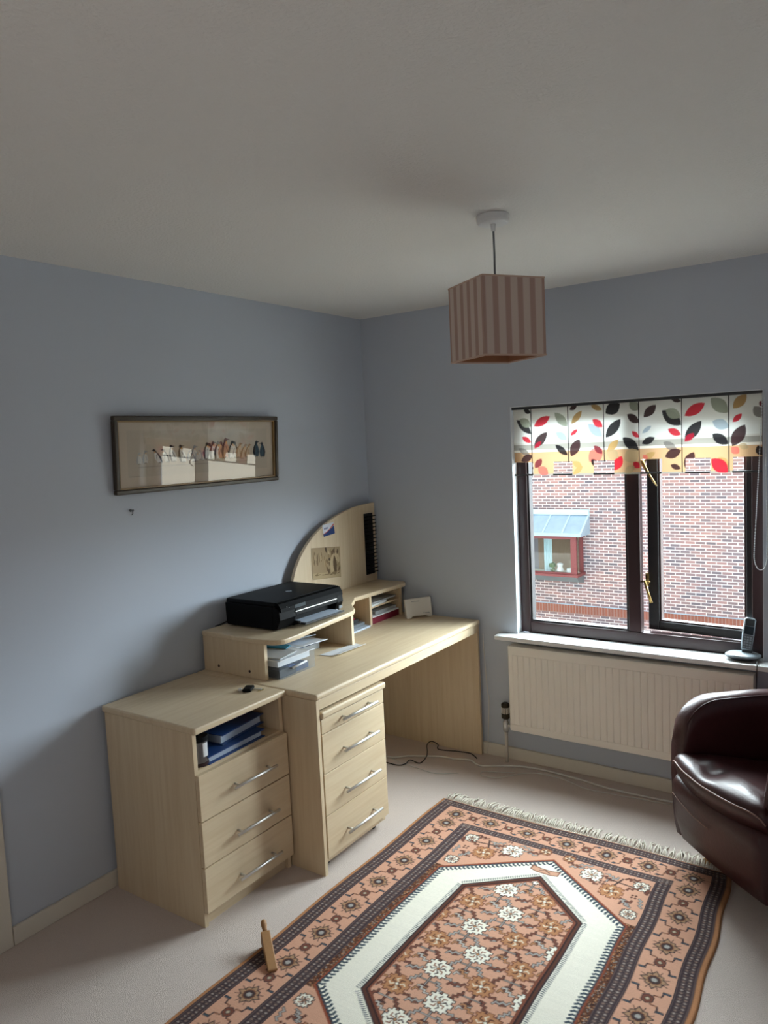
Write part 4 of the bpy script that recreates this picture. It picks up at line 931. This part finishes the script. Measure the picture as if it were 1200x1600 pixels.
    # speckled side strips
    for sg in (-1, 1):
        x0, x1 = sorted((hw+sg*.350, hw+sg*.394))
        cv.rect(x0, x1, hl-.40, hl+.40, '5E3C2C')
        for k in range(900):
            x = R.uniform(x0, x1); y = R.uniform(hl-.40, hl+.40); cv.rect(x-.002, x+.002, y-.002, y+.002, R.choice(['9A6A48', '3A2A28', '8C8C88', 'B98A66', '33282A']))
    field_objs = []
    STEP = [(1, .22), (.80, .22), (.80, .46), (.95, .46), (.95, .68), (.68, .68), (.68, .90), (.42, .90), (.42, .78), (.22, .78), (.22, 1)]
    def flower(cx, cy, r, col, dark=BR):
        Q = STEP+[(-x, y) for x, y in STEP[::-1]]; P = Q+[(-x, -y) for x, y in Q]
        ol([(cx+x*r, cy+y*r) for x, y in P], col, DK2 if col == WH else BR, .0036)
        for k in range(8):
            a = k*PI/4+.2; c_ = ('8A5A42' if k % 2 else DK2) if col == WH else ('5A3A30' if k % 2 else 'D8C8B0')
            cv.line([(cx+r*.26*math.cos(a), cy+r*.26*math.sin(a)), (cx+r*.48*math.cos(a+.25), cy+r*.48*math.sin(a+.25)), (cx+r*.62*math.cos(a-.12), cy+r*.62*math.sin(a-.12))], .0046, c_)
        ol([(cx+r*.18*math.cos(k*PI/2), cy+r*.18*math.sin(k*PI/2)) for k in range(4)], WH if col != WH else OR, DK, .0024)
    def twig(x, y, ang, L_, col, out=DK2):
        c_, s_ = math.cos(ang), math.sin(ang); n = 5; P = []
        for i in range(n+1):
            d_ = L_*i/n; o_ = .0045*(1 if i % 2 else -1); P.append((x+c_*d_-s_*o_, y+s_*d_+c_*o_))
        cv.line(P, .0098, out); cv.line(P, .0056, col)
    def spray(cx, cy, sg, col=GR):
        cv.line([(cx, cy-.05), (cx, cy+.05)], .009, DK2); cv.line([(cx, cy-.048), (cx, cy+.048)], .004, col)
        for a, L_ in ((.35, .075), (.95, .06), (-.35, .075), (-.95, .06)):
            for s2 in (0, PI):
                twig(cx+math.cos(a+s2)*.012, cy+math.sin(a)*.03*(1 if s2 == 0 else 1), (a if s2 == 0 else PI-a), L_, col)
    def bush(cx, cy):
        for sg in (-1, 1):
            cv.line([(cx, cy), (cx+sg*.05, cy+.010), (cx+sg*.075, cy-.012)], .010, BR)
            cv.line([(cx, cy-.02), (cx+sg*.04, cy-.03), (cx+sg*.06, cy-.05)], .008, BR)
            cv.line([(cx+sg*.02, cy+.005), (cx+sg*.03, cy+.03)], .007, DK2)
    def sq(cx, cy, s_=.009):
        for dx in (-1, 1):
            for dy in (-1, 1): ol([(cx+dx*s_-s_*.7, cy+dy*s_), (cx+dx*s_, cy+dy*s_+s_*.7), (cx+dx*s_+s_*.7, cy+dy*s_), (cx+dx*s_, cy+dy*s_-s_*.7)], BR, DK2, .0022)
    # spandrels (between inner guard and the white band)
    keep = cv.a.copy()
    for sy in (-1, 1):
        for sx in (-1, 1):
            X_ = lambda dx: hw+sx*dx
            Y_ = lambda dy: hl+sy*dy
            A_ = lambda a: a if sx*sy > 0 else -a
            B_ = lambda a: (a if sx > 0 else PI-a)*1.0
            D_ = lambda a: math.atan2(math.sin(a)*sy, math.cos(a)*sx)
            flower(X_(.165), Y_(.628), .042, WH); flower(X_(.355), Y_(.640), .030, WH); flower(X_(.262), Y_(.560), .044, OR); flower(X_(.352), Y_(.455), .028, WH); flower(X_(.05), Y_(.69), .024, OR)
            for (dx, dy, a, L_, c_) in ((.10, .672, .25, .05, GR), (.215, .665, -.45, .045, GR), (.225, .618, .75, .055, GR), (.31, .60, .5, .05, BR), (.315, .535, -1.0, .05, GR), (.305, .505, .6, .05, BR), (.20, .575, 2.6, .045, BR),
                                        (.12, .655, 3.4, .05, GR), (.29, .665, .2, .05, BR), (.37, .56, -1.4, .05, GR), (.335, .50, 2.3, .04, GR), (.245, .625, 2.6, .04, BR), (.06, .665, -.2, .05, BR), (.38, .60, 1.4, .03, BR)):
                twig(X_(dx), Y_(dy), D_(a), L_, c_)
            cv.line([(X_(.262), Y_(.605)), (X_(.28), Y_(.655))], .008, DK2); cv.line([(X_(.235), Y_(.632)), (X_(.325), Y_(.622))], .007, DK2)
            sq(X_(.315), Y_(.665), .007); sq(X_(.215), Y_(.60), .007); sq(X_(.345), Y_(.565), .007); sq(X_(.20), Y_(.69), .006)
    # spandrel outline, white band
    cv.poly(hexa(.372, .388, .655), '8A4A36'); cv.poly(hexa(.366, .383, .645), DK); cv.poly(hexa(.360, .378, .636), WH)
    # teeth of the outer outline
    def teeth(P, step, ln, col, wd, inward=1):
        n = len(P)
        for i in range(n):
            a, b = P[i], P[(i+1) % n]; d_ = math.dist(a, b); ux, uy = (b[0]-a[0])/d_, (b[1]-a[1])/d_; nx, ny = uy, -ux
            mx, my = (a[0]+b[0])/2-hw, (a[1]+b[1])/2-hl
            if (nx*mx+ny*my)*inward > 0: nx, ny = -nx, -ny
            for k in range(int(d_/step)):
                s_ = (k+.5)*step; x, y = a[0]+ux*s_, a[1]+uy*s_
                cv.line([(x, y), (x+nx*ln*.6, y+ny*ln*.6), (x+nx*ln+ux*step*.3, y+ny*ln+uy*step*.3)], wd, col)
    teeth(hexa(.362, .380, .638), .0165, .018, BL, .0085)
    # ivory weave streaks
    teeth(hexa(.240, .330, .528), .0085, .011, BL, .0036, -1)
    cv.poly(hexa(.236, .326, .522), DK); cv.poly(hexa(.231, .323, .515), '5A3A30'); cv.poly(hexa(.222, .318, .50), '3A2A2A'); cv.poly(hexa(.216, .315, .492), '7A4A3A'); cv.poly(hexa(.208, .310, .482), SAL)
    # small key block at the apexes
    for sy in (-1, 1):
        y = hl+sy*.565
        ol([(hw-.055, y-.014), (hw-.03, y-.022), (hw+.03, y-.022), (hw+.055, y-.014), (hw+.055, y+.014), (hw+.02, y+.006), (hw-.02, y+.006), (hw-.055, y+.014)], SAL2, BR, .005)
        cv.line([(hw-.02, y-.01), (hw, y+.0), (hw+.02, y-.01)], .004, DK2)
    # inner field, drawn on a copy and clipped to the hexagon
    base = cv.a.copy()
    def clump(xx, yy, col):
        flower(xx, yy, .043, col)
        for sg in (-1, 1):
            twig(xx+sg*.050, yy+.010, (.55 if sg > 0 else PI-.55), .045, 'B8B2AA' if col == WH else OR)
            twig(xx+sg*.046, yy-.022, (-.35 if sg > 0 else PI+.35), .050, GR if col == WH else BR)
            twig(xx+sg*.030, yy-.052, (-.95 if sg > 0 else PI+.95), .042, GR if col == WH else BR)
        cv.line([(xx, yy-.045), (xx, yy-.085)], .010, DK2); cv.line([(xx, yy-.047), (xx, yy-.083)], .004, GR if col == WH else BR)
        cv.line([(xx-.028, yy-.062), (xx+.028, yy-.062)], .008, DK2); cv.line([(xx-.026, yy-.062), (xx+.026, yy-.062)], .003, GR)
    for r_ in range(-5, 6):
        for c_ in range(-2, 3):
            xx = hw+c_*.150+(.075 if r_ % 2 else 0); yy = hl+r_*.125
            clump(xx, yy, WH if (r_+c_) % 2 == 0 else OR)
            sq(xx+.075, yy+.030, .008)
            ol([(xx+.066, yy-.040), (xx+.084, yy-.040), (xx+.084, yy-.030), (xx+.066, yy-.030)], OR, BR, .0022)
    X, Y = cv.X, cv.Y
    ax, ay = np.abs(X-hw), np.abs(Y-hl)
    inside = (ax < .207) & (ay < .31+(.482-.31)*(1-ax/.208))
    cv.a = np.where(inside[..., None], cv.a, base)
    # wool: slight colour variation from dye lots
    nz = rng.normal(0, 1, (cv.ny, 1, 1))*.02+rng.normal(0, 1, (cv.ny, cv.nx, 1))*.05
    cv.a = np.clip(cv.a*(1+nz), 0, 1)
    A = cv.down(2)
    t = thing('rug', (RC[0], RC[1], 0), 'patterned salmon, ivory and brown oriental rug with white fringe on the carpet', 'rug')
    def place(U_, V_):
        x = U_-hw; y = V_-hl
        ed = np.minimum(np.minimum(U_, W-U_), np.minimum(V_, Lh-V_)); z = .0095*np.clip(ed/.004, 0, 1)**.5+.0006
        s_ = (hl-y)   # from far end toward camera
        wx = np.where(x > 0, x/hw*(-.035*np.exp(-s_/.25)+.02*np.clip(s_-.3, 0, 1)+.004*np.sin(s_*18)), x/hw*(.010-.02*s_*0+.004*np.sin(s_*9)))
        z = z+.0015*np.sin(x*9)*np.sin(y*7)*np.clip(ed/.05, 0, 1)+.0010*np.clip(ed/.05, 0, 1)
        return np.stack([RC[0]+x+wx, RC[1]+y+.006*np.sin(x*7)*(y > .8), z], -1)
    painted_grid('pile', A, W, Lh, place, attr_mat('wool_pile', .95, 0, .7, 450, .1), t)
    for k_, sy in enumerate((1, -1)):
        fr = MB(); ye = RC[1]+sy*hl; n = 150
        fr.box(RC[0]-hw+.012, RC[0]+hw-.04, min(ye-.002*sy, ye+sy*.010), max(ye-.002*sy, ye+sy*.010), .0006, .007)
        for i in range(n):
            x = RC[0]-hw+.01+(W-.055)*i/(n-1); dr = R.uniform(-.022, .012); Lf = R.uniform(.065, .10)
            P = [(x, ye, .005), (x+dr*.3, ye+sy*Lf*.4, .007+R.uniform(0, .010)), (x+dr*.8+R.uniform(-.01, .01), ye+sy*Lf*.75, .005+R.uniform(0, .006)), (x+dr+R.uniform(-.012, .012), ye+sy*Lf, .003)]
            fr.tube(P, [.0022, .0038, .0032, .0010], 5)
        fr.build('fringe', 'tassel', t, smooth=True, kind='stuff', label='white knotted fringe')
rug()
def doorstop():
    t = thing('door_wedge', (.85, -1.86, .012), 'small pine door wedge lying on the near-left edge of the rug', 'door wedge')
    a = Vector((.770, -1.795, 0)); b = Vector((.905, -1.900, 0)); u = (b-a).normalized(); n = Vector((-u.y, u.x, 0)); L_ = (b-a).length
    P = lambda s_, d_, z: tuple(a+u*s_+n*d_+Vector((0, 0, .0125+z)))
    w_ = .016
    m = MB().add([P(.01, -w_, 0), P(L_, -w_, 0), P(L_, w_, 0), P(.01, w_, 0), P(.022, -w_, .048), P(L_, -w_, .008), P(L_, w_, .008), P(.022, w_, .048)], [(3, 2, 1, 0), (4, 5, 6, 7), (0, 1, 5, 4), (1, 2, 6, 5), (2, 3, 7, 6), (3, 0, 4, 7)])
    m.build('wedge', 'pine', t, bevel=.003)
    k = MB().tube([P(.022, 0, .030), P(.006, 0, .044), P(-.004, 0, .053), P(-.012, 0, .060), P(-.016, 0, .064)], [.008, .008, .0105, .0095, .005], 14)
    k.build('knob', 'pine', t, smooth=True)
doorstop()
# ================================================================== OUTSIDE
struct(box(-30, 30, .3, 60, -3.6, -3.5), 'ground', 'ground')
def house():
    Y = 14.7
    t = thing('brick_house', (0, Y, -3.5), 'mottled red brick house wall across the way, seen through the window', 'house')
    bx0, bx1, bz0, bz1 = -6.4, -4.12, -1.84, -.30
    # wall with the hole of the oriel window
    MB().box(-14, bx0+.1, Y, Y+.3, -3.5, 3.4).box(bx1-.1, 9, Y, Y+.3, -3.5, 3.4).box(bx0+.1, bx1-.1, Y, Y+.3, -3.5, bz0).box(bx0+.1, bx1-.1, Y, Y+.3, bz1, 3.4).build('brick_wall', 'brick', t)
    box(-14, 9, Y-.012, Y+.05, -2.835, -2.61).build('soldier_course', 'soldier', t, label='orange band of upright bricks')
    box(-14, 9, Y-.03, Y+.02, -2.61, -2.595).build('ledge', 'zinc', t)
    MB().prism([(Y-.35, 3.4), (Y+4, 5.6), (Y+8, 3.4)], -14.3, 9.3, 0).build('roof', 'grey_p', t)
    box(-14, 9, Y+3.5, Y+3.6, -3.5, 3.4).build('rear_wall', 'wall', t)
    yf = Y-.50
    w_ = thing('oriel', (0, 0, 0), '', ''); bpy.data.objects.remove(w_)
    fr = MB().box(bx1-.14, bx1, yf, yf+.08, -1.74, -.79).box(bx0, bx0+.12, yf, yf+.08, -1.74, -.79).box(-5.31, -5.25, yf, yf+.08, -1.74, -.79)
    fr.box(bx0+.12, bx1-.14, yf, yf+.08, -.86, -.79).box(bx1-.08, bx1, Y-.10, Y, -1.74, -.79).box(bx0, bx0+.08, Y-.10, Y, -1.74, -.79).box(bx0+.1, bx1-.14, yf, yf+.08, -1.74, -1.70)
    o = fr.build('oriel_window', 'redwood', t, label='projecting window with red-brown frame')
    MB().box(bx0+.12, bx1-.14, yf+.03, yf+.04, -1.70, -.86).box(bx1-.045, bx1-.035, yf+.08, Y-.10, -1.74, -.79).build('pane', 'glass', o)
    MB().box(bx0-.04, bx1+.05, yf-.05, Y, -1.80, -1.74).build('window_ledge', 'redwood', o)
    MB().prism([(yf-.02, -1.80), (Y, -1.80), (Y, -2.02), (yf+.15, -1.95)], bx0, bx1, 0).build('underside', 'grey_p', o)
    MB().prism([(Y, -.28), (yf-.12, -.70), (yf-.12, -.78), (Y, -.78)], bx0-.12, bx1+.18, 0).build('lead_roof', 'zinc', o, label='blue-grey lead roof of the projecting window')
    rl = MB()
    for x in (-6.0, -5.45, -4.92, -4.42, -3.95): rl.tube([(x, Y, -.265), (x, yf-.125, -.685)], .022, 6)
    rl.box(bx0-.12, bx1+.18, Y-.08, Y, -.30, -.17)
    rl.build('roof_roll', 'curtain', o)
    box(bx0+.05, bx1-.05, yf+.1, Y+.02, -1.741, -1.735).build('inner_ledge', 'trim', o)
    c = MB(); P = []
    for i in range(24): P.append((-5.02+i*.009, yf+.16+.02*math.sin(i*1.4)))
    P += [(q[0], q[1]+.01) for q in P[::-1]]
    c.prism(P, -1.735, -.84); c.build('curtain', 'curtain', o)
    g = MB().lathe([(.05, 0), (.09, .05), (.06, .14), (.08, .22), (.04, .24)], (-4.62, yf+.2, -1.735), 12); g.build('ornament', 'white_p', o)
    g = MB().lathe([(.06, 0), (.10, .03), (.09, .12), (.02, .13)], (-4.35, yf+.2, -1.735), 12); g.build('ornament', 'white_p', o)
    g = MB().lathe([(.05, 0), (.07, .07), (.05, .1)], (-4.82, yf+.2, -1.735), 12)
    g.lathe([(.01, .1), (.09, .14), (.08, .22), (.01, .26)], (-4.82, yf+.2, -1.735), 9); g.build('houseplant', 'tree', o)
    box(bx0, bx1, Y+2.5, Y+2.55, -3, 2).build('room_wall', 'beech_z', o)
house()
for o in SC.objects:
    if '_o' in o: del o['_o']
